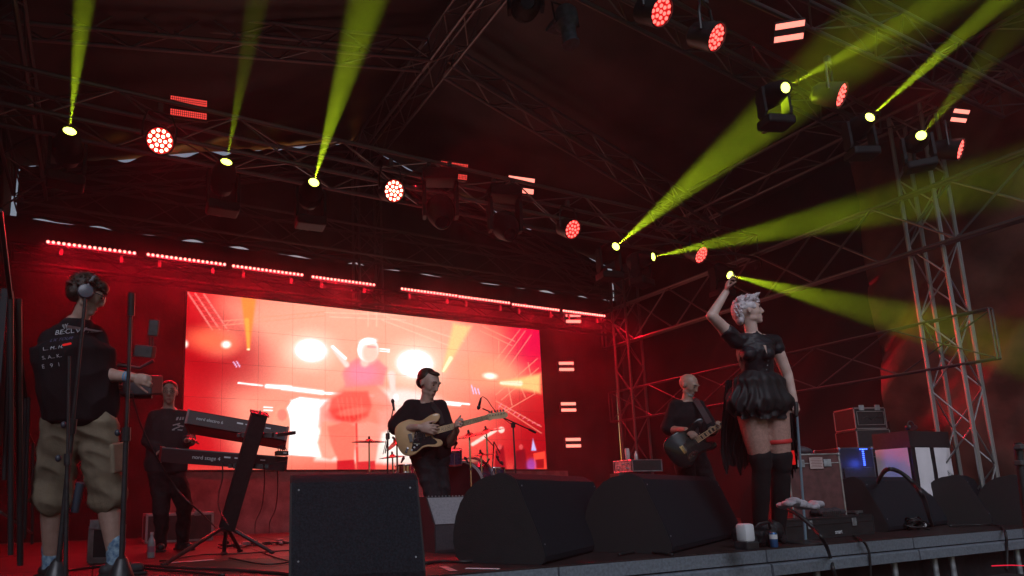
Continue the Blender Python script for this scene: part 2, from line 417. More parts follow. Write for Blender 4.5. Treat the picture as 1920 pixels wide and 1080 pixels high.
# ------------------------------------------------------------------ fixtures
M_YEL = emat('yellow_beam_lens', (.85, 1.0, .12), 6)
M_PLATE = emat('glowing_red_lens', (1, .02, .02), .75)
M_PARW = emat('hot_red_led', (1, .55, .35), 6)
M_PARR = emat('red_led', (1, .11, .09), 3.2)
M_PARK = mat('red_lens_housing', (.12, .01, .012), .3)
M_BARL = emat('bar_led', (1, .24, .2), 4)
M_STRB = emat('strobe_led_bright', (1, .24, .18), 2.0)
M_STRD = emat('strobe_led_dim', (1, .07, .055), 1.0)
def spot(name, parent, loc, direction, power, deg, col, size=.04, blend=.15):
    l = bpy.data.lights.new(name, 'SPOT'); l.energy = power*(1.0 if 'wash' in name else 6.2); l.spot_size = R(deg); l.spot_blend = blend; l.color = col; l.shadow_soft_size = size
    o = bpy.data.objects.new(name, l); C.objects.link(o); o.rotation_euler = frame(-Vector(direction)).to_euler()
    if parent: o.parent = parent; o.location = Vector(loc)-parent.location
    else: o.location = loc
    return o
def bolt_up(mb, c, top): pass
def moving_head(label, lens, direction, lit=True, power=0, deg=9, hang=.55, scale=1., lensmat=None):
    lens = Vector(lens); d = Vector(direction).normalized(); S = scale
    hc = lens - d*.27*S
    root = thing('moving_head', label, 'moving head', hc, group='moving head lights hanging from the trusses')
    M = frame(d)
    h = MB(); h.lathe([(.075*S, -.24*S), (.125*S, -.2*S), (.155*S, -.08*S), (.155*S, .05*S), (.125*S, .16*S), (.095*S, .245*S), (.082*S, .26*S), (.07*S, .255*S), (.07*S, .22*S)], M=M, n=24)
    hd = h.build('head', FIXT, root, smooth=35)
    fb = MB()
    for k in range(5): fb.lathe([(.158*S, 0), (.165*S, .004), (.158*S, .012)], M @ Vector((0, 0, (-.10+.03*k)*S)), M, 20, caps=False)
    fb.build('cooling_fin', FIXT, root, smooth=35)
    MB().lathe([(.069*S, .238*S), (.0695*S, .243*S)], M=M, n=24).build('lens', lensmat or (M_YEL if lit else GLASSB), root)
    ax = M.col[0]; ax = Vector((ax.x, ax.y, 0)).normalized(); Y = Matrix((ax, Vector((0, 0, 1)).cross(ax), Vector((0, 0, 1)))).transposed()
    S0 = S; fl = -1 if lit else 1
    for s in (-1, 1):
        y = MB(); y.prism([(-.06*S, -.07*S*fl), (.06*S, -.07*S*fl), (.08*S, .3*S*fl), (.05*S, .36*S*fl), (-.05*S, .36*S*fl), (-.08*S, .3*S*fl)], s*.165*S, s*.205*S, Matrix((Y.col[1], Y.col[2], Y.col[0])).transposed())
        y.build('yoke_arm', FIXT, root)
    b = MB().box((0, 0, .42*S*fl), (.40*S, .27*S, .13*S), Y, .02).build('base', FIXT, root)
    MB().box(Y @ Vector((0, .137*S, .42*S*fl)), (.12*S, .004, .05*S), Y).build('display', GLASSB, b)
    if lit: MB().path([Y @ Vector((0, .10, -.42))*S, Y @ Vector((0, .24, -.42))*S, Y @ Vector((0, .24, .12))*S], .018, 8).build('hanger', ALU_DK, root)
    for s in (-1, 1) if not lit else ():
        cl = MB().box(Y @ Vector((s*.12*S, 0, .515*S*fl)), (.04, .06, .06), Y, .008)
        cl.lathe([(.036, -.025), (.036, .025)], Y @ Vector((s*.12*S, 0, .575*S*fl)), Matrix((Y.col[2], Y.col[1], Y.col[0])).transposed(), 12); cl.build('clamp', ALU_DK, root)
    hp = MB(); hp.path([Y @ Vector((math.cos(t)*.14*S*-1, 0, -.02*S-.0*t)) - Vector((0, 0, abs(math.sin(t))*.0)) for t in (0, .5)], .006); 
    if lit and power: spot('beam_lamp', root, lens + d*.01, d, power, deg, (.72, 1, .02), .008, .75)
    return root
def par(label, lens, direction, power=60, deg=32, hot=False, r=.125, dots=19):
    lens = Vector(lens); d = Vector(direction).normalized(); M = frame(d)
    root = thing('wash_light', label, 'wash light', lens, group='round LED wash lights')
    MB().lathe([(r*.55, -.26), (r*.9, -.22), (r*1.02, -.1), (r*1.12, 0), (r*1.12, .012), (r*1.0, .012), (r*.99, -.012)], M=M, n=28).build('housing', BLACKP, root, smooth=35)
    MB().lathe([(r*.99, -.014), (r*.985, -.01)], M=M, n=28).build('lens_plate', M_PLATE, root)
    ds = MB(); pts = [(0, 0)] + [(r*.40*math.cos(a), r*.40*math.sin(a)) for a in [i*math.pi/3 for i in range(6)]] + [(r*.78*math.cos(a), r*.78*math.sin(a)) for a in [i*math.pi/6+.26 for i in range(12)]]
    dm = MB().lathe([(r*.14, 0), (r*.12, .008), (r*.05, .012)], n=10).mesh('led_lens'); dm.materials.append(M_PARW if hot else M_PARR)
    for x, y in pts:
        o = bpy.data.objects.new('led_lens', dm); C.objects.link(o); o.parent = root
        o.rotation_euler = M.to_euler(); o.location = M @ Vector((x, y, -.006))
    ax = Vector((M.col[0].x, M.col[0].y, 0)).normalized(); top = Vector((0, 0, .30)) - d*.08
    yk = MB(); yk.path([ax*(r*1.25)-d*.08, ax*(r*1.25)-d*.08+Vector((0, 0, .16)), ax*(r*.9)+top, -ax*(r*.9)+top, -ax*(r*1.25)-d*.08+Vector((0, 0, .16)), -ax*(r*1.25)-d*.08], .012); yk.build('yoke', BLACKM, root)
    MB().box(top+Vector((0, 0, .05)), (.05, .05, .1), bev=.006).build('clamp', ALU_DK, root)
    if power: spot('wash_lamp', root, lens+d*.03, d, power, deg, (1, .004, .02), .09, .6)
    return root
def strobe(label, c, direction, w=.40, h=.17, bright=True, up=(0, 0, 1), gap=.45):
    c = Vector(c); M = frame(direction, up)
    root = thing('strobe_panel', label, 'strobe light', c, group='twin strip strobe panels')
    MB().box((M @ Vector((0, 0, -.05))), (w*1.06, h*1.2, .1), M, .008).build('housing', BLACKP, root)
    sh = h*(1-gap)/2*1.15
    for s in (-1, 1):
        st = MB(); nx, ny = 18, 3
        MB().box(M @ Vector((0, s*(h/2-sh/2), .002)), (w*.99, sh, .006), M).build('light_strip', M_STRB if bright else M_STRD, root)
        if not bright:
            gr = MB()
            for i in range(1, nx): gr.box(M @ Vector((-w/2+w*i/nx, s*(h/2-sh/2), .0065)), (.005, sh, .003), M)
            for j in range(1, 3): gr.box(M @ Vector((0, s*(h/2-sh/2)+sh*(j/3-.5), .0065)), (w*.98, .004, .003), M)
            gr.build('grille', BLACKP, root)
    MB().box(M @ Vector((0, 0, -.13)), (.05, .05, .08), M).build('bracket', ALU_DK, root)
    return root

# yellow beams: (pixel of the lens, plane Y, aim, power, angle, label)
for p, Y, b, pw, dg, lab in (
    ((131, 243), 6.45, dep(165, -60, 5.0), 5200, 8.5, 'moving head at the far left throwing a yellow beam straight up'),
    ((425, 301), 6.45, dep(490, -40, 5.4), 1700, 8.5, 'moving head between two red washes with a faint yellow beam'),
    ((589, 340), 6.45, dep(700, -40, 5.0), 7000, 9.5, 'moving head with the broad bright yellow beam left of the ridge'),
    ((1156, 461), 6.45, dep(1460, 205, 6.3), 8500, 11, 'moving head whose yellow beam rises to the right eave'),
    ((1227, 481), 6.45, on(1720, 372, X=7.7), 9500, 11, 'moving head whose wide yellow beam crosses the side girder'),
    ((1370, 516), 6.45, on(1900, 650, X=8.1), 6000, 10, 'moving head above the raised hand with a beam falling right'),
    ((1475, 163), 3.3, dep(1880, -60, 4.0), 2200, 9, 'front truss moving head left of the yellow lit wash light'),
    ((1633, 218), 3.3, dep(1900, -20, 4.9), 6500, 8, 'front truss moving head with the steep bright beam at top right'),
    ((1728, 253), 3.3, dep(1850, 110, 5.2), 700, 7, 'front truss moving head with a faint beam above the tower')):
    a = on(*p, Y=Y)
    moving_head(lab, a, b-a, True, pw, dg, scale=.82 if Y > 4 else .68)
for p, Y, ddir, lab in (((830, 418), 6.3, (-.25, -.6, -.8), 'unlit moving head hanging right of the middle wash light'),
                   ((958, 440), 6.3, (-.2, -.7, -.7), 'unlit moving head hanging below the bright strobe panel')):
    moving_head(lab, on(*p, Y=Y), ddir, False, scale=1.05)
for p, Y, ddir, pw, hot, lab in (
    ((300, 264), 6.45, (1, .12, .1), 260, True, 'blazing red wash light at the left with white hot centre'),
    ((739, 358), 6.45, (.9, .45, .0), 600, True, 'bright red wash light in the middle of the light row'),
    ((1074, 430), 6.45, (.8, .6, .15), 450, False, 'small red wash light left of the two right yellow beams'),
    ((1315, 478), 6.45, (.75, .7, .25), 240, False, 'red wash light behind the wide yellow beam'),
    ((1445, 505), 6.9, (.7, .7, .1), 200, False, 'small red wash light right above the singer'),
    ((1240, 22), 3.25, (.78, .6, .05), 520, False, 'red wash light at the top edge, first of the front truss'),
    ((1343, 70), 3.25, (.68, .7, .1), 520, False, 'red wash light second along the front truss beside a strobe'),
    ((1577, 178), 3.25, (.6, .75, .05), 700, False, 'red wash light with its housing lit yellow'),
    ((1800, 280), 3.25, (.6, .75, .0), 160, False, 'red wash light farthest right under the small strobe')):
    a = on(*p, Y=Y)
    d = (EYE-a).normalized()*ddir[0] + right*ddir[1] + down*ddir[2]
    par(lab, a, d, pw, 34, hot, r=.125 if Y > 4 else .105)
for p, Y, br, wid, lab in (
    ((354, 202), 6.6, False, .36, 'dim strobe panel above the blazing red wash light'),
    ((851, 320), 6.6, False, .36, 'dim strobe panel on the truss right of the middle'),
    ((977, 347), 6.6, True, .38, 'bright strobe panel on the truss right of the dim one'),
    ((1480, 59), 3.2, True, .24, 'large bright strobe panel near the top right corner'),
    ((1800, 217), 3.2, True, .2, 'small tilted strobe panel at the right edge'),
    ((1075, 597), 9.7, True, .30, 'topmost strobe panel beside the screen, under the LED bar'),
    ((1062, 687), 9.95, True, .30, 'second strobe panel from the top beside the screen'),
    ((1066, 763), 9.95, True, .30, 'third strobe panel from the top beside the screen'),
    ((1075, 830), 9.95, True, .30, 'lowest strobe panel beside the screen')):
    a = on(*p, Y=Y)
    if Y > 9: d = Vector((-.35, -1, 0))
    elif Y < 4: d = (EYE-a).normalized()*.8 + right*(.25 if p[0] < 1600 else .6)
    else: d = Vector((-.15, -1, -.35))
    strobe(lab, a, d, wid, wid*.62 if Y < 4 else (wid*.6 if Y > 9 else wid*.52), br)
# LED bars
segs = [((90, 455), (252, 473)), ((278, 478), (421, 495)), ((438, 498), (566, 516)), ((587, 518), (701, 535)), ((754, 542), (855, 554)), ((862, 556), (954, 568)), ((962, 570), (1047, 582)), ((1057, 583), (1133, 592))]
names = ['first red LED bar of the row, far left', 'second red LED bar of the row, over the screen corner', 'third red LED bar from the left above the screen', 'fourth red LED bar just left of the gap', 'fifth red LED bar just right of the gap', 'sixth red LED bar above the guitarist side', 'seventh red LED bar near the screen end', 'last red LED bar, over the strobe panels']
dotm = MB().lathe([(.021, 0), (.020, .010), (.010, .016)], n=10).mesh('led_lens'); dotm.materials.append(M_BARL)
for (a, b), lab in zip(segs, names):
    A = on(*a, Y=9.62); B = on(*b, Y=9.62); A.z = B.z = (A.z+B.z)/2; L = (B-A).length
    root = thing('led_bar', lab, 'LED bar', (A+B)/2, group='red LED bars in a row above the screen')
    MB().box((0, .04, 0), (L+.06, .07, .075), bev=.006).build('housing', BLACKP, root)
    for i in range(18):
        o = bpy.data.objects.new('led_lens', dotm); C.objects.link(o); o.parent = root
        o.rotation_euler = (R(90), 0, 0); o.location = (-L/2+L*(i)/17, .002, 0)
    for s in (-1, 1): MB().box((s*L*.35, .05, -.08), (.04, .03, .14)).build('bracket', ALU_DK, root)
    l = bpy.data.lights.new('bar_lamp', 'AREA'); l.shape = 'RECTANGLE'; l.size = L; l.size_y = .05; l.energy = 118; l.color = (1, .004, .02); l.spread = R(135)
    o = bpy.data.objects.new('bar_lamp', l); C.objects.link(o); o.parent = root; o.location = (0, -.012, 0); o.rotation_euler = (R(-18), 0, 0)
# profile spots at the top edge
a = on(1063, 66, Y=4.6); moving = None
root = thing('profile_spot', 'blue grey profile spotlight hanging at the top edge pointing down', 'spotlight', on(1063, 45, Y=4.6))
c0 = root.location.copy(); d = (dep(1063, 70, (c0-EYE).length)-c0); d = Vector((.05, -.1, -1)).normalized(); M = frame(d, (0, 1, 0))
m_blue = mat('blue_grey_paint', (.09, .12, .16), .35, 0, 20, .3)
MB().lathe([(.09, -.17), (.12, -.12), (.12, .0), (.075, .06), (.075, .22), (.088, .23), (.088, .25), (.07, .25)], M=M, n=20).build('barrel', m_blue, root, smooth=35)
MB().box(M @ Vector((0, .1, -.04)), (.26, .16, .05), M, .01).build('side_plate', m_blue, root)
MB().lathe([(.072, .246), (.07, .24)], M=M, n=20).build('lens', M_PARK, root)
MB().path([M @ Vector((-.15, 0, 0)), M @ Vector((-.15, 0, -.22)), M @ Vector((.15, 0, -.22)), M @ Vector((.15, 0, 0))], .012).build('yoke', BLACKM, root)
moving_head('unlit moving head cut off by the top edge of the picture', on(990, 2, Y=4.6), (-.3, -.5, -.35), False, scale=.9)
# ------------------------------------------------------------------ LED video wall: 12 x 6 cabinets, live picture as per-corner colours
YS = 9.98
sx0, sx1 = on(346, 700, Y=YS).x, on(1018, 740, Y=YS).x; sz0, sz1 = on(345, 881, Y=YS).z, on(350, 546, Y=YS).z
_rng = np.random.default_rng(5)
def _sm(x, a, b): t = np.clip((x-a)/(b-a), 0, 1); return t*t*(3-2*t)
def _el(x, y, cx, cy, rx, ry, ang=0, soft=.25):
    c, s = math.cos(R(ang)), math.sin(R(ang)); u = ((x-cx)*c+(y-cy)*s)/rx; v = (-(x-cx)*s+(y-cy)*c)/ry
    return 1-_sm(np.sqrt(u*u+v*v), 1-soft, 1+soft)
def _seg(x, y, x0, y0, x1, y1, w0, w1=None, soft=.5):
    w1 = w0 if w1 is None else w1; dx, dy = x1-x0, y1-y0; L2 = dx*dx+dy*dy
    t = np.clip(((x-x0)*dx+(y-y0)*dy)/L2, 0, 1); d = np.hypot(x-x0-dx*t, y-y0-dy*t); w = w0+(w1-w0)*t
    return 1-_sm(d/w, 1-soft, 1+soft)
def _poly(x, y, pts, soft=2.):
    soft = soft*1.1
    ins = np.zeros(x.shape, bool); dm = np.full(x.shape, 1e9); n = len(pts)
    for i in range(n):
        (x0, y0), (x1, y1) = pts[i], pts[(i+1) % n]
        c = ((y0 > y) != (y1 > y)) & (x < (x1-x0)*(y-y0)/((y1-y0) if y1 != y0 else 1e-9)+x0); ins ^= c
        dx, dy = x1-x0, y1-y0; t = np.clip(((x-x0)*dx+(y-y0)*dy)/(dx*dx+dy*dy), 0, 1); dm = np.minimum(dm, np.hypot(x-x0-dx*t, y-y0-dy*t))
    sd = np.where(ins, dm, -dm); return _sm(sd, -soft, soft)
def paint(x, y):
    """the live picture on the wall, as display colours"""
    col = np.zeros(x.shape+(3,))
    def mix(m, c, a=1.):
        m = (np.clip(m, 0, 1)*a)[..., None]; col[:] = col*(1-m)+np.array(c)*m
    def addc(m, c, a=1.): col[:] = col+(m*a)[..., None]*np.array(c)
    col[:] = (.86, .07, .10)
    mix(_el(x, y, 640, 690, 330, 190, 8, .42), (1., .54, .44))
    mix(_el(x, y, 520, 770, 150, 120, 0, .4), (1., .60, .50))
    mix(_el(x, y, 690, 640, 240, 100, 6, .5), (1., .71, .60), .85)
    mix(_sm(-x+.15*y, -350, -260), (.72, .0, .05), .75)
    mix(_el(x, y, 400, 660, 95, 60, 20, .6)*(1-_el(x, y, 395, 640, 50, 30, 0, .5)), (.62, .0, .05), .7)
    mix(_sm(x, 900, 1010)*_sm(y, 650, 860), (.62, .02, .07), .9)
    mix(_sm(x, 930, 1000)*(1-_sm(y, 640, 730)), (.86, .01, .27), .85)
    mix(_sm(y, 845, 885), (.95, .45, .36), .5)
    for x0, y0, x1, y1, w in ((352, 548, 398, 618, 1.3), (366, 550, 412, 618, 1.3), (382, 551, 428, 620, 1.3)): mix(_seg(x, y, x0, y0, x1, y1, w), (1, .55, .5))
    for k in range(7):
        t = k/7; mix(_seg(x, y, 354+46*t, 552+68*t, 384+46*(t+.1), 553+68*(t+.1), .7), (1, .3, .3), .7)
    for y0 in (0, 8): mix(_seg(x, y, 418, 602+y0, 610, 584+y0, 1.0), (1, .62, .5), .8)
    for k in range(14): mix(_seg(x, y, 424+13*k, 609-1.2*k, 431+13*k, 601-1.2*k, .7), (1, .62, .5), .6)
    for a in ((610, 586, 800, 592), (618, 594, 760, 600), (690, 586, 690, 612), (706, 586, 706, 612), (720, 592, 870, 640), (716, 600, 860, 655)): mix(_seg(x, y, *a, 1.1), (1, .80, .70), .7)
    for a in ((975, 618, 918, 690), (985, 620, 930, 695), (996, 628, 945, 700), (905, 612, 965, 640), (900, 620, 960, 648), (1008, 672, 930, 740), (1010, 690, 940, 750), (935, 640, 936, 700),
              (990, 680, 1003, 740), (965, 700, 985, 745), (950, 712, 960, 760), (1000, 740, 940, 775), (930, 752, 1015, 800), (935, 760, 1015, 812)): mix(_seg(x, y, *a, .9), (1, .62, .50), .75)
    for k in range(9): mix(_seg(x, y, 935+9*k, 765+4*k, 940+9*k, 757+5*k, .8), (1, .55, .65), .7)
    # lamp glows
    mix(_el(x, y, 395, 638, 44, 20, 8, .9), (1, .45, .30), .9); mix(_el(x, y, 424, 646, 9, 7, 0, .5), (1, 1, .95)); mix(_el(x, y, 347, 645, 6, 7, 0, .5), (1, .95, .9))
    mix(_poly(x, y, [(452, 557), (480, 559), (468, 655), (464, 655)], 3.5), (1, .55, .22), .9); mix(_seg(x, y, 463, 600, 466, 655, 4, 2), (1, .72, .3), .7); mix(_el(x, y, 466, 655, 3, 2), (1, 1, .8))
    for cx, cy, rx, ry in ((583, 657, 31, 22), (778, 682, 35, 27)): mix(_el(x, y, cx, cy, rx*1.5, ry*1.6, 0, .5), (1, .84, .74)); mix(_el(x, y, cx, cy, rx, ry, 5, .22), (1, 1, 1))
    mix(_poly(x, y, [(850, 606), (884, 612), (835, 697), (829, 695)], 5), (1, .82, .55), .95); mix(_seg(x, y, 845, 672, 831, 696, 4, 2), (1, 1, .8))
    mix(_el(x, y, 925, 700, 60, 30, 10, .7), (1, .62, .48)); mix(_el(x, y, 919, 705, 13, 6, 5, .5), (1, 1, .92))
    mix(_poly(x, y, [(937, 716), (1014, 700), (1014, 738), (940, 722)], 5), (1, .80, .50), .95); mix(_seg(x, y, 940, 718, 975, 719, 3, 5), (1, .95, .8))
    for a in ((447, 718, 492, 723, 1.6), (500, 724, 545, 727, 4), (530, 727, 604, 736, 4.5), (605, 737, 700, 742, 2.5), (822, 752, 880, 758, 1.8), (840, 757, 862, 759, 3)): mix(_seg(x, y, *a), (1, 1, .98))
    mix(_el(x, y, 760, 748, 60, 18, 5, .5), (1, .93, .90), .9)
    for a in ((495, 763, 511, 764), (495, 769, 511, 770), (712, 654, 730, 656), (712, 658, 730, 660)): mix(_seg(x, y, *a, 1.1), (1, 1, 1))
    mix(_poly(x, y, [(548, 750), (562, 744), (598, 748), (600, 800), (620, 830), (614, 858), (540, 853), (542, 815), (531, 790), (535, 768)], 2), (1, 1, 1))
    mix(_poly(x, y, [(545, 750), (640, 748), (640, 858), (545, 852)], 3), (1, 1, 1)); mix(_el(x, y, 527, 800, 17, 42, 0, .12), (1, .63, .52)); mix(_el(x, y, 529, 778, 9, 11, 0, .2), (1, .52, .45))
    mix(_poly(x, y, [(708, 770), (745, 760), (790, 790), (790, 850), (720, 868)], 7), (1, .97, .94), .8)
    for a in ((438, 679, 444, 688), (444, 678, 450, 688), (884, 722, 888, 738), (890, 727, 893, 738), (896, 729, 899, 739)): mix(_seg(x, y, *a, 1.0), (.95, .8, 1))
    # the singer on the wall
    mix(_poly(x, y, [(590, 790), (780, 800), (786, 872), (590, 864)], 5), (1, .97, .93), .85)
    mix(_poly(x, y, [(598, 800), (600, 765), (622, 742), (648, 722), (700, 718), (725, 740), (742, 770), (745, 800), (716, 812), (712, 830), (688, 848), (655, 840), (620, 838)], 4), (1, .52, .44), .75)
    mix(_poly(x, y, [(596, 830), (606, 790), (630, 790), (640, 850), (620, 862), (604, 858)], 3), (1, .60, .5), .9)
    mix(_poly(x, y, [(616, 770), (622, 748), (645, 734), (690, 734), (697, 760), (690, 780), (660, 792), (632, 786)], 4), (.95, .33, .28), .85); mix(_el(x, y, 648, 778, 30, 13, 0, .6), (.90, .16, .14), .75); mix(_el(x, y, 660, 772, 30, 7, -8, .4), (1, .5, .42), .7)
    for k in range(6): mix(_seg(x, y, 632+9*k, 746, 640+8*k, 782+(k % 3)*4, 1.6, None, .9), (1, .55, .45), .35)
    mix(_poly(x, y, [(650, 684), (668, 672), (708, 674), (726, 690), (718, 722), (648, 726), (642, 700)], 4), (1, .52, .54), .9); mix(_el(x, y, 680, 700, 26, 18, 0, .5), (.98, .55, .66), .7)
    mix(_seg(x, y, 650, 684, 622, 650, 5, 3), (1, .86, .82)); mix(_seg(x, y, 648, 672, 624, 650, 2.5), (1, 1, 1)); mix(_seg(x, y, 734, 702, 738, 742, 7, 4), (1, .86, .82)); mix(_el(x, y, 742, 745, 6, 7), (1, .95, .95), .8)
    mix(_seg(x, y, 684, 664, 684, 680, 8), (1, .80, .74)); mix(_el(x, y, 690, 656, 20, 23, 0, .08), (1, .98, .97)); mix(_el(x, y, 694, 662, 15, 19, 0, .35), (1, .78, .70), .9)
    mix(_el(x, y, 690, 640, 17, 6, -6, .3), (1, .97, .97)); mix(_seg(x, y, 690, 650, 704, 651, 1.6, None, .9), (.95, .5, .5), .6)
    mix(_poly(x, y, [(614, 800), (648, 790), (668, 800), (664, 866), (634, 866), (620, 830)], 3), (1, .46, .38)); mix(_poly(x, y, [(666, 800), (690, 790), (708, 796), (708, 840), (704, 868), (668, 868)], 3), (1, .60, .52))
    mix(_seg(x, y, 668, 795, 670, 870, 2.2), (.96, .3, .26)); mix(_seg(x, y, 668, 836, 706, 835, 2), (1, .55, .5), .6)
    mix(_poly(x, y, [(632, 864), (664, 862), (666, 884), (632, 884)], 1.5), (.80, .10, .14)); mix(_poly(x, y, [(670, 866), (703, 864), (704, 884), (670, 884)], 1.5), (.84, .16, .18))
    # small band figures on the wall
    for k in range(5): mix(_seg(x, y, 886+9*k, 833-5.5*k, 893+9*k, 829-5.5*k, 3.4), (1, .86, .80))
    mix(_el(x, y, 940, 806, 6, 6), (1, .85, .8)); mix(_poly(x, y, [(930, 842), (944, 836), (950, 884), (926, 884)], 2), (.50, .02, .08), .8); mix(_poly(x, y, [(968, 846), (984, 842), (990, 884), (962, 884)], 2), (.45, .02, .09), .85)
    mix(_el(x, y, 937, 838, 4, 5), (.85, .3, .3)); mix(_el(x, y, 977, 838, 4, 5), (.85, .3, .3)); mix(_poly(x, y, [(999, 822), (1006, 845), (996, 845)], 1.5), (.75, .75, 1))
    mix(_poly(x, y, [(1000, 850), (1022, 846), (1024, 880), (1002, 880)], 1.5), (1, .28, .2)); mix(_poly(x, y, [(1004, 862), (1020, 860), (1020, 878), (1006, 878)], 1.2), (.6, .05, .08)); mix(_el(x, y, 996, 872, 9, 12, 0, .5), (.55, .3, .9), .6)
    # faint scanning pattern of the cabinets
    n = _rng.random(x.shape)*.05-.025
    col[:] = np.clip(col+n[..., None]*.6, 0, 1)
    return col
m_led = bpy.data.materials.new('led_wall_picture'); m_led.use_nodes = True; nt = m_led.node_tree; nt.nodes.clear()
at_ = nt.nodes.new('ShaderNodeVertexColor'); at_.layer_name = 'picture'; em_ = nt.nodes.new('ShaderNodeEmission'); em_.inputs[1].default_value = 1.2
ou_ = nt.nodes.new('ShaderNodeOutputMaterial'); nt.links.new(at_.outputs[0], em_.inputs[0]); nt.links.new(em_.outputs[0], ou_.inputs[0])
wall = thing('led_wall', 'large LED video wall glowing red and peach with the live picture of the singer', 'video wall', ((sx0+sx1)/2, YS, sz0))
NX, NZ = 12, 5; W = (sx1-sx0)/NX; H = (sz1-sz0)/NZ; q = (34, 38)
for ix in range(NX):
    for iz in range(NZ):
        x0 = sx0+ix*W; z0_ = sz0+iz*H; g_ = .0012; yo = 0.0006*_rng.random()
        xs = np.linspace(x0+g_, x0+W-g_, q[0]+1); zs = np.linspace(z0_+g_, z0_+H-g_, q[1]+1)
        X, Z = np.meshgrid(xs, zs); Pw = np.stack([X, np.full_like(X, YS), Z], -1).reshape(-1, 3) - np.array(EYE)
        Cc = Pw @ np.array(CM); px_ = PX+FL*Cc[:, 0]/Cc[:, 2]; py_ = PY+FL*Cc[:, 1]/Cc[:, 2]
        rgb = paint(px_.reshape(X.shape), py_.reshape(X.shape)).reshape(-1, 3)
        lin = np.where(rgb <= .04045, rgb/12.92, ((rgb+.055)/1.055)**2.4)
        lin = lin*(1+.35*np.clip(rgb.min(1)-.9, 0, .1)[:, None]*10)
        vs = np.stack([X-(x0+W/2), np.full_like(X, -yo), Z-z0_], -1).reshape(-1, 3); n1 = q[0]+1
        fs = [(j*n1+i, j*n1+i+1, (j+1)*n1+i+1, (j+1)*n1+i) for j in range(q[1]) for i in range(q[0])]
        me = bpy.data.meshes.new('led_panel'); me.from_pydata(vs.tolist(), [], fs)
        ca = me.color_attributes.new('picture', 'FLOAT_COLOR', 'POINT'); ca.data.foreach_set('color', np.hstack([lin, np.ones((len(lin), 1))]).ravel())
        me.materials.append(m_led)
        o = bpy.data.objects.new('led_panel', me); C.objects.link(o); o.parent = wall; o.location = (x0+W/2-wall.location.x, 0, z0_-sz0)
fr = MB().box((0, .07, (sz1-sz0)/2), (sx1-sx0+.02, .12, sz1-sz0+.02)).build('cabinet_back', BLACKM, wall)
# frame cloth round the wall: black border left, right and below
m_redcl = mat('dark_skirt_cloth', (.16, .13, .13), .9, 0, 4, .35, .4, 30, spec=.2)
tag(cloth('screen_skirt', (sx0-.25, YS+.02, DECK), (1, 0, 0), (0, 0, 1), sx1-sx0+.75, sz0-DECK-.03, 200, 8, .012, m_redcl, 3, 31), 'black skirt cloth hanging below the video wall', 'screen skirt')
for xx in (sx0+.05, (sx0+sx1)/2, sx1-.05):
    pass
# ------------------------------------------------------------------ people
def skin(name, col, col2): 
    m = mat(name, col, .48, 0, 14, .15, .12, 120, col2=col2); b = m.node_tree.nodes['Principled BSDF']
    b.inputs['Subsurface Weight'].default_value = .12; b.inputs['Subsurface Radius'].default_value = (.02, .008, .005); b.inputs['Subsurface Scale'].default_value = .5
    return m
SKIN = skin('skin_light', (.52, .33, .27), (.42, .25, .2)); SKIN2 = skin('skin_tanned', (.42, .26, .2), (.34, .2, .15))
EYE_M = mat('eye_dark', (.02, .015, .015), .15); LIP = mat('lip', (.30, .10, .10), .4); BROW = mat('eyebrow_hair', (.05, .03, .02), .8)
TEE = mat('black_cotton', (.012, .011, .013), .9, 0, 6, .3, .4, 180, spec=.2)
JEANS = mat('black_denim', (.022, .022, .026), .85, 0, 20, .35, .4, 260, spec=.2)
HAIRD = mat('dark_brown_hair', (.035, .02, .014), .5, 0, 30, .5, .5, 90, spec=.4)
SHOE = mat('black_shoe', (.02, .02, .022), .5)
def remesh(mb, voxel, smooth=3, wr=0, wscale=(6, 6, 3), seed=0., wr2=0):
    me = mb.mesh('r'); o = bpy.data.objects.new('r', me); C.objects.link(o)
    bm = bmesh.new(); bm.from_mesh(me); bmesh.ops.recalc_face_normals(bm, faces=bm.faces); bm.to_mesh(me); bm.free()
    r = o.modifiers.new('r', 'REMESH'); r.mode = 'VOXEL'; r.voxel_size = voxel; r.adaptivity = 0
    s = o.modifiers.new('s', 'SMOOTH'); s.iterations = smooth; s.factor = .6
    dg = bpy.context.evaluated_depsgraph_get(); ev = o.evaluated_get(dg); m2 = bpy.data.meshes.new_from_object(ev)
    bpy.data.objects.remove(o); bpy.data.meshes.remove(me)
    if wr or wr2:
        n = len(m2.vertices); co = np.empty(n*3); m2.vertices.foreach_get('co', co); co = co.reshape(-1, 3)
        no = np.empty(n*3); m2.vertex_normals.foreach_get('vector', no); no = no.reshape(-1, 3)
        base = co.mean(0); d = np.empty(n)
        for i in range(n):
            p = co[i]-base
            q = Vector((p[0]*wscale[0]+seed, p[1]*wscale[1], p[2]*wscale[2]+.35*wscale[2]*(p[0]+p[1])))
            a = noise.noise(q); v = (1-abs(a)*2.6)
            d[i] = wr*v + wr2*noise.noise(Vector((p[0]*38, p[1]*38, p[2]*30+seed)))
        co = co + no*d[:, None]; m2.vertices.foreach_set('co', co.ravel()); m2.update()
    shade(m2, 180); return m2
def place(me, name, mats, root):
    M = Matrix.Translation(-root.location); me.transform(M); me.name = name
    for m in (mats if isinstance(mats, (list, tuple)) else [mats]): me.materials.append(m)
    o = bpy.data.objects.new(name, me); C.objects.link(o); o.parent = root; return o
from mathutils.bvhtree import BVHTree
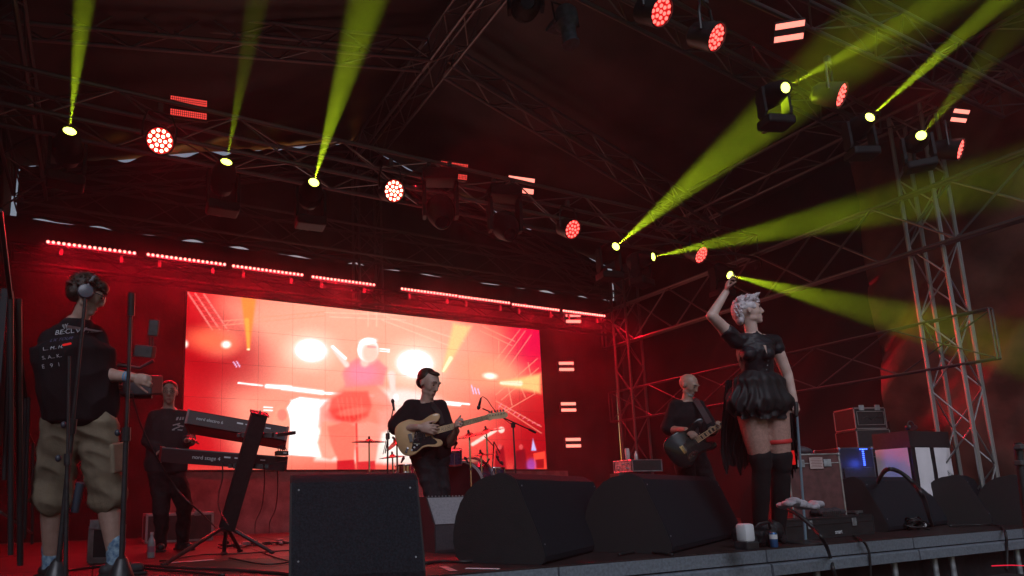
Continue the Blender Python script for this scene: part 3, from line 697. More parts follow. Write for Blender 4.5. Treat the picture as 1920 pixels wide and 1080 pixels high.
def drape(o, target, d, off=.003):
    """lays a flat print onto the cloth it is printed on"""
    T = parent_matrix(target); me = target.data; bv = BVHTree.FromPolygons([T @ v.co for v in me.vertices], [tuple(p.vertices) for p in me.polygons])
    W = parent_matrix(o); Wi = W.inverted(); d = Vector(d).normalized(); bm = bmesh.new(); bm.from_mesh(o.data); bmesh.ops.triangulate(bm, faces=bm.faces)
    bmesh.ops.subdivide_edges(bm, edges=[e for e in bm.edges if e.calc_length() > .012], cuts=2)
    for v in bm.verts:
        w = W @ v.co; h = bv.ray_cast(w-d*.6, d)
        if h[0] is not None: v.co = Wi @ (h[0]-d*off)
    bm.to_mesh(o.data); bm.free()
def text(name, s, size, c, Mx, m, parent=None, ext=.0008, align='LEFT', shear=0.):
    cu_ = bpy.data.curves.new(name, 'FONT'); cu_.body = s; cu_.size = size; cu_.extrude = ext; cu_.align_x = align; cu_.shear = shear
    o = bpy.data.objects.new(name, cu_); C.objects.link(o)
    me = bpy.data.meshes.new_from_object(o.evaluated_get(bpy.context.evaluated_depsgraph_get())); bpy.data.objects.remove(o)
    me.materials.clear(); me.materials.append(m); o = bpy.data.objects.new(name, me); C.objects.link(o)
    W = parent_matrix(parent).translation if parent else V(0, 0, 0)
    o.rotation_euler = Mx.to_euler(); o.location = Vector(c)-W
    if parent: o.parent = parent
    return o
def V(*a): return Vector(a)
def hand(mb, wrist, d, palm_n, curl=(.5, .6, .7, .8), spread=.06, thumb=(.7, .35), thumb_side=1, S=1.):
    """palm and five fingers; d along the hand, palm_n out of the palm (fingers curl to it)"""
    d = Vector(d).normalized(); p = Vector(palm_n); p = (p-d*p.dot(d)).normalized(); a = d.cross(p)*thumb_side
    M = Matrix((a, d, p)).transposed(); w = Vector(wrist)
    mb.ell(w+d*.052*S, (.040*S, .056*S, .017*S), M); mb.ell(w+d*.02*S, (.028*S, .035*S, .018*S), M)
    for k, (off, L) in enumerate(((.031, .074), (.0105, .082), (-.0105, .076), (-.030, .060))):
        q = w + d*(.092-.004*abs(k-1))*S + a*off*S; c = curl[k]; fd = (d + a*spread*(1.5-k)).normalized(); r = .0092*S
        mb.cap(q-d*.02*S, q, r*1.05, r, 8)
        for j, fr in enumerate((.45, .32, .26)):
            ang = c*(.8 if j == 0 else 1.0); ax = fd.cross(p).normalized()
            rot = Matrix.Rotation(-ang, 3, ax) if False else Matrix.Rotation(ang, 3, fd.cross(p))
            fd = (rot @ fd).normalized(); p = (rot @ p).normalized(); nq = q + fd*L*fr*S; mb.cap(q, nq, r, r*.9, 8); q = nq; r *= .92
        p = M.col[2].copy()
    q = w + d*.028*S + a*.028*S; fd = (d*math.cos(thumb[0]) + a*math.sin(thumb[0]) + p*thumb[1]).normalized(); r = .0115*S
    for L in (.040, .032, .026):
        nq = q + fd*L*S; mb.cap(q, nq, r, r*.9, 8); q = nq; fd = (fd + p*.25*(1 if thumb[1] > 0 else .3) + d*.15).normalized(); r *= .9
def head(mb_, c, f, u=(0, 0, 1), S=1., jaw=1., female=False):
    mb = MB()
    f = Vector(f).normalized(); u = Vector(u); u = (u-f*u.dot(f)).normalized(); s = f.cross(u); M = Matrix((s, f, u)).transposed(); c = Vector(c)
    P = lambda x, y, z: c + M @ Vector((x*S, y*S, z*S))
    r = lambda *a: tuple(q*S for q in a)
    mb.ell(P(0, -.018, .035), r(.077, .098, .088), M, 20, 14)
    mb.ell(P(0, .030, .010), r(.066, .062, .086), M, 20, 14)
    mb.ell(P(0, .035, -.045), r(.052*jaw, .052, .055), M, 18, 12)
    mb.ell(P(0, .068, -.088), r(.026*jaw, .020, .020), M)                 # chin
    for q in (-1, 1):
        mb.ell(P(q*.042*jaw, .014, -.056), r(.015, .038, .026), M)        # jaw angle
        mb.ell(P(q*.040, .058, -.014), r(.019, .019, .024), M)            # cheek
        mb.ell(P(q*.030, .080, .042), r(.026, .012, .009), M)             # brow
        e = MB
        mb.ell(P(q*.078, -.006, -.004), r(.007, .017, .028), M, 10, 8)    # ear
        mb.ell(P(q*.083, -.012, .008), r(.006, .012, .018), M, 10, 8)
        mb.ell(P(q*.010, .092, -.024), r(.007, .008, .006), M, 8, 6)      # nostril
    mb.cap(P(0, .085, .036), P(0, .107, -.016), .009*S, .0115*S, 10)      # nose
    mb.ell(P(0, .101, -.020), r(.009, .010, .008), M, 8, 6)
    mb.ell(P(0, .082, -.052), r(.024, .010, .008), M, 10, 6); mb.ell(P(0, .080, -.063), r(.020, .010, .009), M, 10, 6); mb.ell(P(0, .066, -.060), r(.036, .022, .030), M, 12, 8)
    hm_ = remesh(mb, .0055, 7); mb_.add([v.co for v in hm_.vertices], [tuple(p.vertices) for p in hm_.polygons]); bpy.data.meshes.remove(hm_)
    return P, M
def face_parts(root, P, M, S=1., brow=BROW, lips=True, lipm=None, eyes=True):
    if eyes:
        for q in (-1, 1):
            e = MB().ell(P(q*.031, .0815, .018), (.009*S, .007*S, .004*S), M).build('eye', EYE_M, root, world=True, smooth=180)
            b = MB(); b.path([P(q*.012, .0925, .046), P(q*.030, .0935, .051), P(q*.050, .080, .046)], [.0022*S, .0032*S, .002*S], 6); b.build('eyebrow', brow, root, world=True, smooth=180)
    if lips:
        l = MB(); l.ell(P(0, .0865, -.053), (.021*S, .008*S, .0042*S), M); l.ell(P(0, .0855, -.062), (.018*S, .008*S, .005*S), M); l.build('lips', lipm or LIP, root, world=True, smooth=180)
def torso(mb, hip, waist, chest, neckb, shl, shr, w=(.165, .14, .165), dp=(.115, .10, .125), k=1.):
    """hip, waist, chest, neck base; shl/shr the two shoulder joints"""
    hip, waist, chest, neckb, shl, shr = map(Vector, (hip, waist, chest, neckb, shl, shr))
    ax = (shr-shl).normalized()
    def ring(c, hw, hd, up): a = (ax-up*ax.dot(up)).normalized(); return (c, a*hw*k, up.cross(a)*hd*k)
    up = (neckb-hip).normalized(); rings = []
    rings.append(ring(hip-up*.10, w[0]*.55, dp[0]*.7, up)); rings.append(ring(hip-up*.05, w[0]*.95, dp[0], up)); rings.append(ring(hip+up*.03, w[0], dp[0], up))
    rings.append(ring(waist, w[1], dp[1], up)); rings.append(ring(chest, w[2], dp[2], up)); sh = (shl+shr)/2; hw = (shr-shl).length/2
    rings.append(ring(sh*.75+chest*.25, min(w[2]*1.05, hw*1.02), dp[2]*.92, up)); rings.append(ring(sh+up*.015, hw*.85, dp[2]*.68, up)); rings.append(ring(neckb, .075, .07, up)); rings.append(ring(neckb+up*.02, .055, .055, up))
    mb.loft(rings, 24)
    for s_ in (shl, shr): mb.cap(neckb-up*.040, s_+up*.012, .058*k, .054*k)
    return ax
def limb(mb, a, b, c, r, k=1.): 
    """a..b..c with radii r0, r1, r2"""
    mb.cap(a, b, r[0]*k, r[1]*k); mb.cap(b, c, r[1]*1.0*k, r[2]*k)
def strands(mb, P, pts, n, L, r, rnd, fall, lift=.4):
    for _ in range(n):
        x, y, z = rnd.choice(pts) if not callable(pts) else pts(rnd)
        q = P(x, y, z); o = Vector(P(0, -.01, .03)); nn = (q-o).normalized(); dd = (nn*lift + fall(nn, rnd)).normalized(); l = L*rnd.uniform(.6, 1.2)
        mb.path([q, q+dd*l*.5+nn*l*.08, q+dd*l + Vector((rnd.uniform(-.2, .2), rnd.uniform(-.2, .2), rnd.uniform(-.3, .1)))*l*.4], [r, r*.8, r*.25], 4)
rn = random.Random(11)

# ---- singer
D0 = 5.5
J = lambda x, y, z=0.: dep(x, y, D0+z)
feet = on(1425, 1030, Z=DECK)
base = J(1427, 960); floorp = Vector((base.x, base.y, DECK))
S_ = thing('person', 'singer with short silver hair in a black dress with one arm raised over her head', 'person', (base.x, base.y, DECK))
sb = MB()
cR, cF = right, (J(1400, 700, 1)-J(1400, 700)).normalized()
hd_c = J(1404, 586, 0); fdir = (right*.93 - cF*.30 + V(0, 0, .17)).normalized()
P, M = head(sb, hd_c, fdir, (0.0, 0, 1), 1.02, .92)
nb = J(1410, 628, .0)
shR, shL = J(1381, 640, -.02), J(1452, 643, .03)
sb.cap(nb-V(0, 0, .03), hd_c-V(0, 0, .035), .052, .050)
hip, waist, chest = J(1424, 742), J(1421, 698), J(1416, 661)
torso(sb, hip, waist, chest, nb, shR, shL, w=(.165, .115, .14), dp=(.12, .09, .12))
eR, wR = J(1334, 592, -.08), J(1361, 548, -.02)
limb(sb, shR, eR, wR, (.056, .043, .028)); sb.cap(shR, (shR+eR)/2, .060, .052); sb.cap(eR, eR*.65+wR*.35, .039, .038)
hand(sb, wR, J(1366, 522, -.02)-wR, cF*-.2+right*.9, curl=(.25, .45, .6, .75), spread=.12, thumb=(1.0, .35), thumb_side=-1, S=.95)
eL, wL = J(1476, 702, .02), J(1489, 752, -.03)
limb(sb, shL, eL, wL, (.054, .042, .028)); sb.cap(eL, eL*.65+wL*.35, .038, .037)
hand(sb, wL, J(1495, 777, -.04)-wL, cF*.6+right*-.4, curl=(1.1, 1.1, 1.2, 1.2), spread=.04, thumb=(.5, .5), S=.92)
hR, kR, aR = J(1406, 765, 0), J(1428, 873, -.02), J(1425, 996, .10)
hL, kL, aL = J(1451, 765, .03), J(1465, 873, .0), J(1460, 996, .13)
for h_, k_, a_ in ((hR, kR, aR), (hL, kL, aL)):
    sb.cap(h_, h_*.45+k_*.55, .112, .096); sb.cap(h_*.45+k_*.55, k_, .096, .070); sb.cap(k_, k_*.6+a_*.4, .062, .066); sb.cap(k_*.6+a_*.4, a_, .060, .038)
sb.cap(J(1425, 752, -.04), J(1425, 752, .08), .10, .10)
SKINS = skin('skin_singer', (.66, .46, .40), (.56, .36, .31))
place(remesh(sb, .0062, 3), 'body', SKINS, S_)
face_parts(S_, P, M, 1.02, brow=mat('grey_brow', (.10, .08, .08), .7), lipm=mat('rose_lipstick', (.35, .10, .11), .35))
for q in (-1,1):
    MB().ell(P(q*.031, .079, .026), (.019, .009, .010), M).build('eye_shadow', mat('eye_shadow', (.10, .05, .06), .6), S_, world=True, smooth=180)
m_nyl = mat('sheer_stocking', (.40, .22, .18), .55, 0, 60, .15, .1, 300)
st = MB()
for h_, k_, a_ in ((hR, kR, aR), (hL, kL, aL)): st.cap(h_, h_*.45+k_*.55, .115, .099); st.cap(h_*.45+k_*.55, k_, .099, .073)
place(remesh(st, .010, 3), 'stockings', m_nyl, S_)
# hair: short, tousled, silver
m_sil = mat('silver_hair', (.60, .53, .56), .5, 0, 40, .25, .4, 120)
hb = MB(); hb.ell(P(0, -.035, .052), (.083, .094, .078), M, 20, 12); hb.ell(P(0, -.075, .0), (.066, .055, .070), M); hb.ell(P(0, .030, .100), (.062, .058, .030), M); hb.ell(P(0, -.080, -.045), (.056, .036, .048), M)
for q in (-1, 1): hb.ell(P(q*.060, -.012, .045), (.026, .060, .040), M); hb.ell(P(q*.064, .036, .038), (.014, .020, .030), M)
def hp(r):
    while True:
        a = V(r.gauss(0, 1), r.gauss(0, 1), r.gauss(0, 1)).normalized()
        if a.z > .15 or a.y < -.25 + .55*a.z: return (a.x*.084, a.y*.100-.022, a.z*.088+.045)
strands(hb, P, hp, 420, .040, .0075, rn, lambda n_, r: M @ V(r.uniform(-.5, .5), .25, .1) - V(0, 0, .5*(n_.z < .4)), .2)
strands(hb, P, lambda r: (r.uniform(-.05, .05), r.uniform(.03, .075), r.uniform(.105, .118)), 110, .045, .009, rn, lambda n_, r: M @ V(r.uniform(-.3, .3), .7, .35), .6)
place(remesh(hb, .0045, 1, wr2=.002), 'hair', m_sil, S_)
# dress
m_satin = mat('black_satin', (.010, .010, .014), .5, 0, 8, .3, .3, 40, spec=.35)
db = MB(); torso(db, J(1424, 738), waist, chest, nb-V(0, 0, .01), shR, shL, w=(.165, .115, .14), dp=(.12, .09, .12), k=1.07)
db.cap(shR, shR*.62+eR*.38, .066, .062); db.cap(shL, shL*.80+eL*.20, .062, .060); db.ell(J(1437, 664, -.10), (.062, .06, .06)); db.ell(J(1404, 664, -.09), (.062, .06, .06))
db.lathe([(.058, 0), (.054, .04)], nb-V(0, 0, .01), n=16)
bod = place(remesh(db, .0075, 2, .005, (12, 12, 20), 2., .0015), 'dress_bodice', m_satin, S_)
bt = MB()
for k in range(7): bt.ell(J(1438-1.2*k+3, 668+8.5*k, -.152+.012*k), .0055, n=8, k=6)
bt.build('button', mat('dress_button', (.5, .5, .55), .15, .8), S_, world=True, smooth=180)
nk = MB(); c_ = J(1434, 657, -.163); nk.prism([(-.012, .045), (.010, .040), (.020, -.035)], 0, .004, Matrix((right, -down, -cF)).transposed(), c_); nk.build('neckline', SKINS, S_, world=True)
m_skirt = mat('black_taffeta', (.008, .0075, .009), .58, 0, 5, .3, .3, 30, spec=.35)
def skirt(rings, nfold, amp, seed, nz=26, puff=0.):
    P_ = []; F_ = []; nu = 150
    for j in range(nz+1):
        t = j/nz; k = t*(len(rings)-1); i0 = min(int(k), len(rings)-2); fr_ = k-i0
        c = rings[i0][0].lerp(rings[i0+1][0], fr_); a = rings[i0][1]*(1-fr_)+rings[i0+1][1]*fr_; b = rings[i0][2]*(1-fr_)+rings[i0+1][2]*fr_
        for i in range(nu):
            an = 2*math.pi*i/nu
            w_ = 1 + amp*t*math.sin(nfold*an+2*noise.noise((math.cos(an)*2, math.sin(an)*2, t*2+seed))) + puff*.5*(math.sin(t*3*math.pi*1.3+3*noise.noise((math.cos(an)*3, math.sin(an)*3, seed)))) * min(1, t*3) + .10*t*noise.noise((math.cos(an)*6, math.sin(an)*6, t*6+seed))
            z_ = -.030*t*abs(math.sin(an*4+seed))
            P_.append(c + cR*math.cos(an)*a*w_ + cF*math.sin(an)*b*w_ + V(0, 0, z_))
    for j in range(nz):
        for i in range(nu): i2 = (i+1) % nu; F_.append((j*nu+i, j*nu+i2, (j+1)*nu+i2, (j+1)*nu+i))
    return P_, F_
pp, ff = skirt([(J(1421, 694), .125, .105), (J(1423, 710), .215, .17), (J(1426, 740), .262, .21), (J(1426, 764), .262, .21), (J(1425, 777), .22, .185)], 19, .085, 1., 44, .16)
MB().add(pp, ff).build('puffed_skirt', m_skirt, S_, world=True, smooth=180, fixn=False)
# long trailing tail behind, left and right of the legs
for nm, ca, n0, n1 in (('skirt_tail', [(1388, 712), (1384, 760), (1380, 810), (1378, 850), (1380, 872)], -.12, .12), ('skirt_tail', [(1470, 730), (1474, 780), (1478, 820), (1480, 860), (1482, 878)], -.09, .07)):
    P_ = []; F_ = []; nu, nv = 40, 30
    for j in range(nv+1):
        t = j/nv*(len(ca)-1); i0 = min(int(t), len(ca)-2); q = t-i0; cx = ca[i0][0]*(1-q)+ca[i0+1][0]*q; cy = ca[i0][1]*(1-q)+ca[i0+1][1]*q
        for i in range(nu+1):
            s = i/nu; x_ = n0+(n1-n0)*s
            P_.append(J(cx, cy, .12+.03*math.sin(s*22+2*noise.noise((s*3, t, 3)))+.06*math.sin(s*3.1)) + cR*x_*(1+.1*math.sin(t)) + V(0, 0, -.05*abs(noise.noise((s*4, 0, 7)))*t))
    for j in range(nv):
        for i in range(nu): a0 = j*(nu+1)+i; F_.append((a0, a0+1, a0+nu+2, a0+nu+1))
    MB().add(P_, F_).build(nm, m_skirt, S_, world=True, smooth=180, fixn=False)
bb = MB()
for (h_, k_, a_), x in (((hR, kR, aR), 0), ((hL, kL, aL), 1)):
    t0 = h_*.15+k_*.85; bb.cap(t0, k_, .094, .080); bb.cap(k_, k_*.6+a_*.4, .072, .074); bb.cap(k_*.6+a_*.4, a_, .074, .048)
    toe = a_ + cF*-.14 + V(0, 0, -.08) + cR*(.03); toe.z = DECK+.032; bb.cap(a_-V(0, 0, .01), toe, .042, .030); hl_ = a_+cF*.05; bb.cap(a_+cF*.03, V(hl_.x, hl_.y, DECK+.016), .022, .014)
place(remesh(bb, .010, 3, .004, (8, 8, 8), 4.), 'thigh_boots', mat('black_suede', (.012, .011, .012), .9, spec=.2), S_)
q0 = hL*.42+kL*.58; dq = (kL-hL).normalized(); ga = MB(); ga.lathe([(.0985, -.018), (.103, -.012), (.103, .012), (.0975, .018)], q0, frame(dq), 28, caps=False); ga.build('garter', mat('red_garter', (.6, .03, .03), .6), S_, world=True, smooth=60)
mk = MB(); m0 = J(1494, 768, -.06); mk.cap(m0-V(0, 0, .05)-cR*.01, m0+V(0, 0, .05), .014, .018, 12)
o = mk.build('microphone', BLACKP, None, smooth=180); tag(o, 'black microphone held low in the left hand of the singer', 'microphone')

# ---- guitarist
def simple_person(label, d0, spec):
    """spec of pixel joints; builds body, clothes, hair"""
    G = spec; J = lambda x, y, z=0.: dep(x, y, d0+z); j = {k: J(*v) for k, v in G['j'].items()}
    fp = J(*G['floor']); root = thing('person', label, 'person', (fp.x, fp.y, DECK))
    sb = MB(); F_ = (J(960, 700, 1)-J(960, 700)).normalized(); f = (right*G['face'][0] + F_*G['face'][1] + V(0, 0, G['face'][2])).normalized(); HS = G.get('hs', 1.)
    P, M = head(sb, j['head'], f, G.get('hup', (0, 0, 1)), HS)
    sb.cap(j['neck']-V(0, 0, .04), j['head']-V(0, 0, .04), .056*HS, .051*HS)
    K = G.get('k', 1.)
    torso(sb, j['hip'], j['waist'], j['chest'], j['neck'], j['shR'], j['shL'], w=G.get('w', (.165, .15, .175)), dp=G.get('dp', (.115, .11, .125)))
    for s in 'RL':
        limb(sb, j['sh'+s], j['el'+s], j['wr'+s], (.055*K, .045*K, .029*K)); sb.cap(j['el'+s], j['el'+s]*.65+j['wr'+s]*.35, .045*K, .043*K)
        hv = G['hand'+s]; hd = J(*hv['to'])-j['wr'+s]; pn = right*hv['n'][0]+F_*hv['n'][1]+V(0, 0, hv['n'][2])
        hand(sb, j['wr'+s], hd, pn, hv.get('curl', (.6, .7, .8, .8)), hv.get('spread', .08), hv.get('thumb', (.6, .3)), hv.get('ts', 1), HS*1.0)
        h_, k_, a_ = j['h'+s], j['k'+s], j['a'+s]
        sb.cap(h_, k_, .088*K, .062*K); sb.cap(k_, k_*.65+a_*.35, .060*K, .062*K); sb.cap(k_*.65+a_*.35, a_, .062*K, .042*K)
    sk = G.get('skin', SKIN); place(remesh(sb, .0065 if d0 < 6.2 else .0072, 3), 'body', sk, root)
    face_parts(root, P, M, HS, brow=G.get('brow', BROW))
    # shirt
    cb = MB(); torso(cb, j['hem'], j['waist'], j['chest'], j['neck']-V(0, 0, .015), j['shR'], j['shL'], w=G.get('cw', (.18, .175, .185)), dp=G.get('cd', (.13, .13, .135)), k=1.06)
    sl = G.get('sleeve', .85)
    for s in 'RL':
        e_ = j['sh'+s]*(1-min(sl, 1))+j['el'+s]*min(sl, 1); cb.cap(j['sh'+s]-V(0, 0, .012), e_, .062*K, G.get('cuff', .072)*K)
        if sl > 1: cb.cap(j['el'+s], j['wr'+s]*.93+j['el'+s]*.07, .062*K, .040*K)
    place(remesh(cb, .0095, 3, G.get('wr', .007), (7, 7, 5), 5.+d0), G.get('shirt_name', 'tshirt'), G.get('tee', TEE), root)
    # trousers
    tb = MB()
    for s in 'RL':
        h_, k_, a_ = j['h'+s], j['k'+s], j['a'+s]; t1 = G.get('leglen', 2)
        if t1 == 2: tb.cap(h_, k_, .105*K, .078*K); tb.cap(k_, a_, .076*K, .058*K)
        else: tb.cap(h_, h_*.25+k_*.75, .114*K, .098*K); tb.cap(h_*.25+k_*.75, h_*(1-t1)+k_*t1, .098*K, .104*K)
    tb.cap(j['hR'].lerp(j['hL'], .5)+V(0, 0, .05), j['hip'], .125*K, .14*K); tb.cap(j['hR'], j['hL'], .115*K, .115*K)
    place(remesh(tb, .0095, 2, G.get('lwr', .009), (6, 6, 10), 9.+d0), G.get('leg_name', 'trousers'), G.get('jeans', JEANS), root)
    # shoes
    for s in 'RL':
        a_ = j['a'+s]; td = Vector(G.get('toe'+s, (0, -1, 0))).normalized(); ab = Vector((a_.x, a_.y, DECK+.045)); sh = MB()
        sh.cap(ab-td*.05, ab+td*.15, .045, .036); sh.cap(a_, ab, .05, .05); shp = remesh(sh, .009, 2); place(shp, 'shoe', G.get('shoe', SHOE), root)
        so = MB().box(Vector((ab.x, ab.y, DECK+.012))+td*.05, (.095, .29, .022), frame((0, 0, 1), td), .01)
        so.build('shoe_sole', G.get('solem', RUBBER), root, world=True)
    return root, j, P, M, J, F_
guitarist, gj, P, M, GJ, GF = simple_person('guitarist with swept back hair and black t-shirt playing the pale wooden guitar', 5.9, dict(
    j=dict(head=(804, 721, 0), neck=(798, 753, .02), shR=(767, 763, 0), shL=(826, 763, .06), elR=(741, 804, -.06), wrR=(785, 801, -.27), elL=(842, 830, -.08), wrL=(856, 808, -.27),
           chest=(798, 785, .02), waist=(803, 825, .02), hip=(806, 852, .02), hem=(806, 846, .02), hR=(795, 862, 0), hL=(820, 862, .04), kR=(815, 935, -.03), kL=(828, 930, .05), aR=(820, 1005, .02), aL=(838, 1000, .2)),
    floor=(818, 1015, 0), face=(.72, -.62, -.30), hs=1.10, handR=dict(to=(806, 804, -.30), n=(.1, .9, -.2), curl=(.35, .4, .45, .5), thumb=(.5, .2), ts=1),
    handL=dict(to=(855, 794, -.34), n=(.5, -.2, .1), curl=(1.0, 1.0, 1.1, 1.1), thumb=(.4, .2), ts=1), cw=(.185, .185, .195), sleeve=.86, cuff=.085, toeR=(.3, -1, 0), toeL=(.8, -.6, 0)))
hb = MB(); hb.ell(P(0, -.040, .050), (.090, .100, .088), M, 20, 12); hb.ell(P(0, -.064, .0), (.080, .064, .066), M); hb.ell(P(0, .022, .104), (.062, .048, .020), M)
place(remesh(hb, .006, 1, wr2=.0015), 'hair', HAIRD, guitarist)

bassist, bj, P, M, BJ, BF = simple_person('bald bass player with grey beard in a black t-shirt looking down', 6.8, dict(
    j=dict(head=(1291, 724, 0), neck=(1286, 752, .02), shR=(1264, 762, 0), shL=(1311, 762, .06), elR=(1254, 806, 0), wrR=(1286, 806, -.24), elL=(1333, 806, .06), wrL=(1342, 808, -.26),
           chest=(1287, 780, .02), waist=(1288, 815, .02), hip=(1290, 842, .02), hem=(1289, 838, .02), hR=(1281, 850, 0), hL=(1303, 850, .04), kR=(1290, 920, -.03), kL=(1330, 912, .0), aR=(1280, 985, .02), aL=(1344, 985, .1)),
    floor=(1300, 1000, 0), face=(.60, -.66, -.36), hs=1.0, handR=dict(to=(1304, 818, -.36), n=(-.1, .9, -.2), curl=(.5, .6, .7, .7), thumb=(.5, .2), ts=1),
    handL=dict(to=(1352, 797, -.34), n=(.1, -.6, .5), curl=(.7, .8, .8, .9), thumb=(.5, .2), ts=1), skin=SKIN2, brow=mat('grey_hair', (.3, .28, .27), .8), cw=(.185, .185, .195), sleeve=.92, cuff=.085, toeR=(.1, -1, 0), toeL=(.7, -.7, 0)))
bd = MB(); bd.ell(P(0, .052, -.078), (.046, .042, .030), M); bd.ell(P(0, .083, -.046), (.028, .012, .006), M)
for q in (-1, 1): bd.ell(P(q*.037, .026, -.060), (.016, .034, .026), M)
place(remesh(bd, .006, 1, wr2=.001), 'beard', mat('grey_beard', (.28, .25, .24), .85, bump=.5, bscale=150), bassist)

keyman, kj, P, M, KJ, KF = simple_person('keyboard player in glasses and dark jacket standing behind two keyboards', 6.5, dict(
    j=dict(head=(317, 737, 0), neck=(316, 766, .02), shR=(289, 782, 0), shL=(343, 782, .05), elR=(277, 826, .0), wrR=(300, 848, -.22), elL=(356, 824, .05), wrL=(350, 826, -.25),
           chest=(316, 805, .02), waist=(314, 845, .02), hip=(312, 878, .02), hem=(312, 872, .02), hR=(300, 888, 0), hL=(328, 888, .04), kR=(303, 960, -.06), kL=(346, 950, .0), aR=(302, 1022, .02), aL=(341, 1022, .1)),
    floor=(320, 1030, 0), face=(.45, -.88, .02), hs=1.0, handR=dict(to=(312, 846, -.32), n=(0, -.1, -1), curl=(.4, .4, .45, .5), ts=-1),
    handL=dict(to=(362, 822, -.34), n=(0, -.1, -1), curl=(.4, .4, .45, .5)), cw=(.20, .19, .20), cd=(.14, .14, .14), sleeve=1.5, cuff=.065, shirt_name='jacket',
    tee=mat('dark_jacket_cloth', (.025, .022, .026), .8, 0, 8, .3, .3, 200), toeR=(-.1, -1, 0), toeL=(.4, -1, 0)))
hb = MB(); hb.ell(P(0, -.028, .052), (.083, .096, .078), M, 20, 12); hb.ell(P(0, -.055, .01), (.074, .058, .05), M)
place(remesh(hb, .006, 1, wr2=.0015), 'hair', HAIRD, keyman)
gl = MB()
for q in (-1, 1):
    gl.path([P(q*.031+.023*math.cos(t), .097, .018+.016*math.sin(t)) for t in [i*math.pi/6 for i in range(13)]], .0022, 5); gl.path([P(q*.054, .095, .020), P(q*.080, .0, .016)], .002, 5)
gl.path([P(-.008, .100, .02), P(.008, .100, .02)], .002, 5); gl.build('glasses', BLACKP, keyman, world=True)
Mc = Matrix((right, -down, -KF)).transposed(); mw = mat('shirt_print_grey', (.45, .45, .48), .8); pr = MB()
for dx, dy, w_, h_, a_ in ((-.02, .055, .012, .03, .1), (.0, .055, .012, .03, 0), (.02, .055, .014, .028, -.1), (-.015, .0, .05, .012, .3), (.015, -.015, .045, .010, -.4), (-.01, -.035, .055, .012, .5), (.02, -.055, .035, .010, -.2), (-.03, -.05, .02, .014, 0)):
    pr.box(KJ(325, 797, -.160)+Mc @ V(dx, dy, 0), (w_, h_, .003), Mc @ Matrix.Rotation(a_, 3, 'Z'))
drape(pr.build('shirt_print', mw, keyman, world=True), [c for c in keyman.children if c.name.startswith('jacket')][0], KF)

# ---- camera operator seen from behind
m_khaki = mat('khaki_cotton', (.24, .185, .13), .85, 0, 7, .22, .35, 160, spec=.2)
m_sock = mat('blue_white_sock', (.35, .5, .62), .85, 0, 34, .2, .4, 120, col2=(.07, .16, .3))
camop, cj, P, M, QJ, QF = simple_person('camera operator in black printed t-shirt and khaki shorts seen from behind', 4.2, dict(
    j=dict(head=(163, 556, 0), neck=(146, 598, .02), shR=(178, 632, .14), shL=(92, 640, -.06), elR=(188, 702, .08), wrR=(250, 708, .02), elL=(110, 705, .12), wrL=(200, 722, .30),
           chest=(138, 655, .02), waist=(146, 715, .02), hip=(150, 775, .02), hem=(150, 770, .02), hR=(180, 800, .04), hL=(118, 800, -.02), kR=(200, 925, .05), kL=(98, 930, -.03), aR=(216, 1042, .02), aL=(96, 1050, 0)),
    floor=(150, 1075, 0), face=(.80, .42, -.42), hup=(0, 0, 1), hs=1.0, k=1.12, w=(.19, .18, .20), dp=(.14, .13, .14), handR=dict(to=(272, 712, .0), n=(.1, .9, -.3), curl=(.9, 1.0, 1.1, 1.1), thumb=(.6, .4), ts=-1),
    handL=dict(to=(225, 725, .34), n=(0, .2, .9), curl=(.7, .7, .8, .8)), cw=(.225, .225, .235), cd=(.165, .16, .17), sleeve=.80, cuff=.082, wr=.013, lwr=.017, leglen=1.02, leg_name='cargo_shorts', jeans=m_khaki,
    toeR=(.8, .2, 0), toeL=(-.3, .9, 0), shoe=mat('dark_sneaker', (.03, .03, .035), .6)))
hb = MB(); hb.ell(P(0, -.030, .055), (.090, .105, .086), M, 20, 12); hb.ell(P(0, -.07, -.005), (.078, .055, .062), M); hb.ell(P(0, .055, .095), (.062, .045, .04), M)
strands(hb, P, hp, 260, .04, .008, rn, lambda n_, r: M @ V(r.uniform(-.6, .6), r.uniform(-.3, .5), -.2), .5)
place(remesh(hb, .006, 1, wr2=.003), 'hair', HAIRD, camop)
for a_, s in ((cj['aR'], 0), (cj['aL'], 1)):
    sk = MB(); sk.cap(a_+V(0, 0, .09), a_-V(0, 0, .04), .062, .052); place(remesh(sk, .009, 2, .003, (5, 5, 30), 3), 'sock', m_sock, camop)
# cargo pocket
pk = MB(); pk.box(QJ(222, 858, -.02), (.03, .15, .19), Matrix((right, QF, V(0, 0, 1))).transposed() @ Matrix.Rotation(-.1, 3, 'Y'), .012); pk.build('cargo_pocket', m_khaki, camop, world=True)
gw = MB(); 
for k in range(2): gw.lathe([(.037, 0), (.037, .012)], cj['wrR']*.9+cj['elR']*.1 + (cj['elR']-cj['wrR']).normalized()*.02*k, frame(cj['elR']-cj['wrR']), 16)
gw.build('wristband', mat('blue_wristband', (.12, .3, .5), .5), camop, world=True)
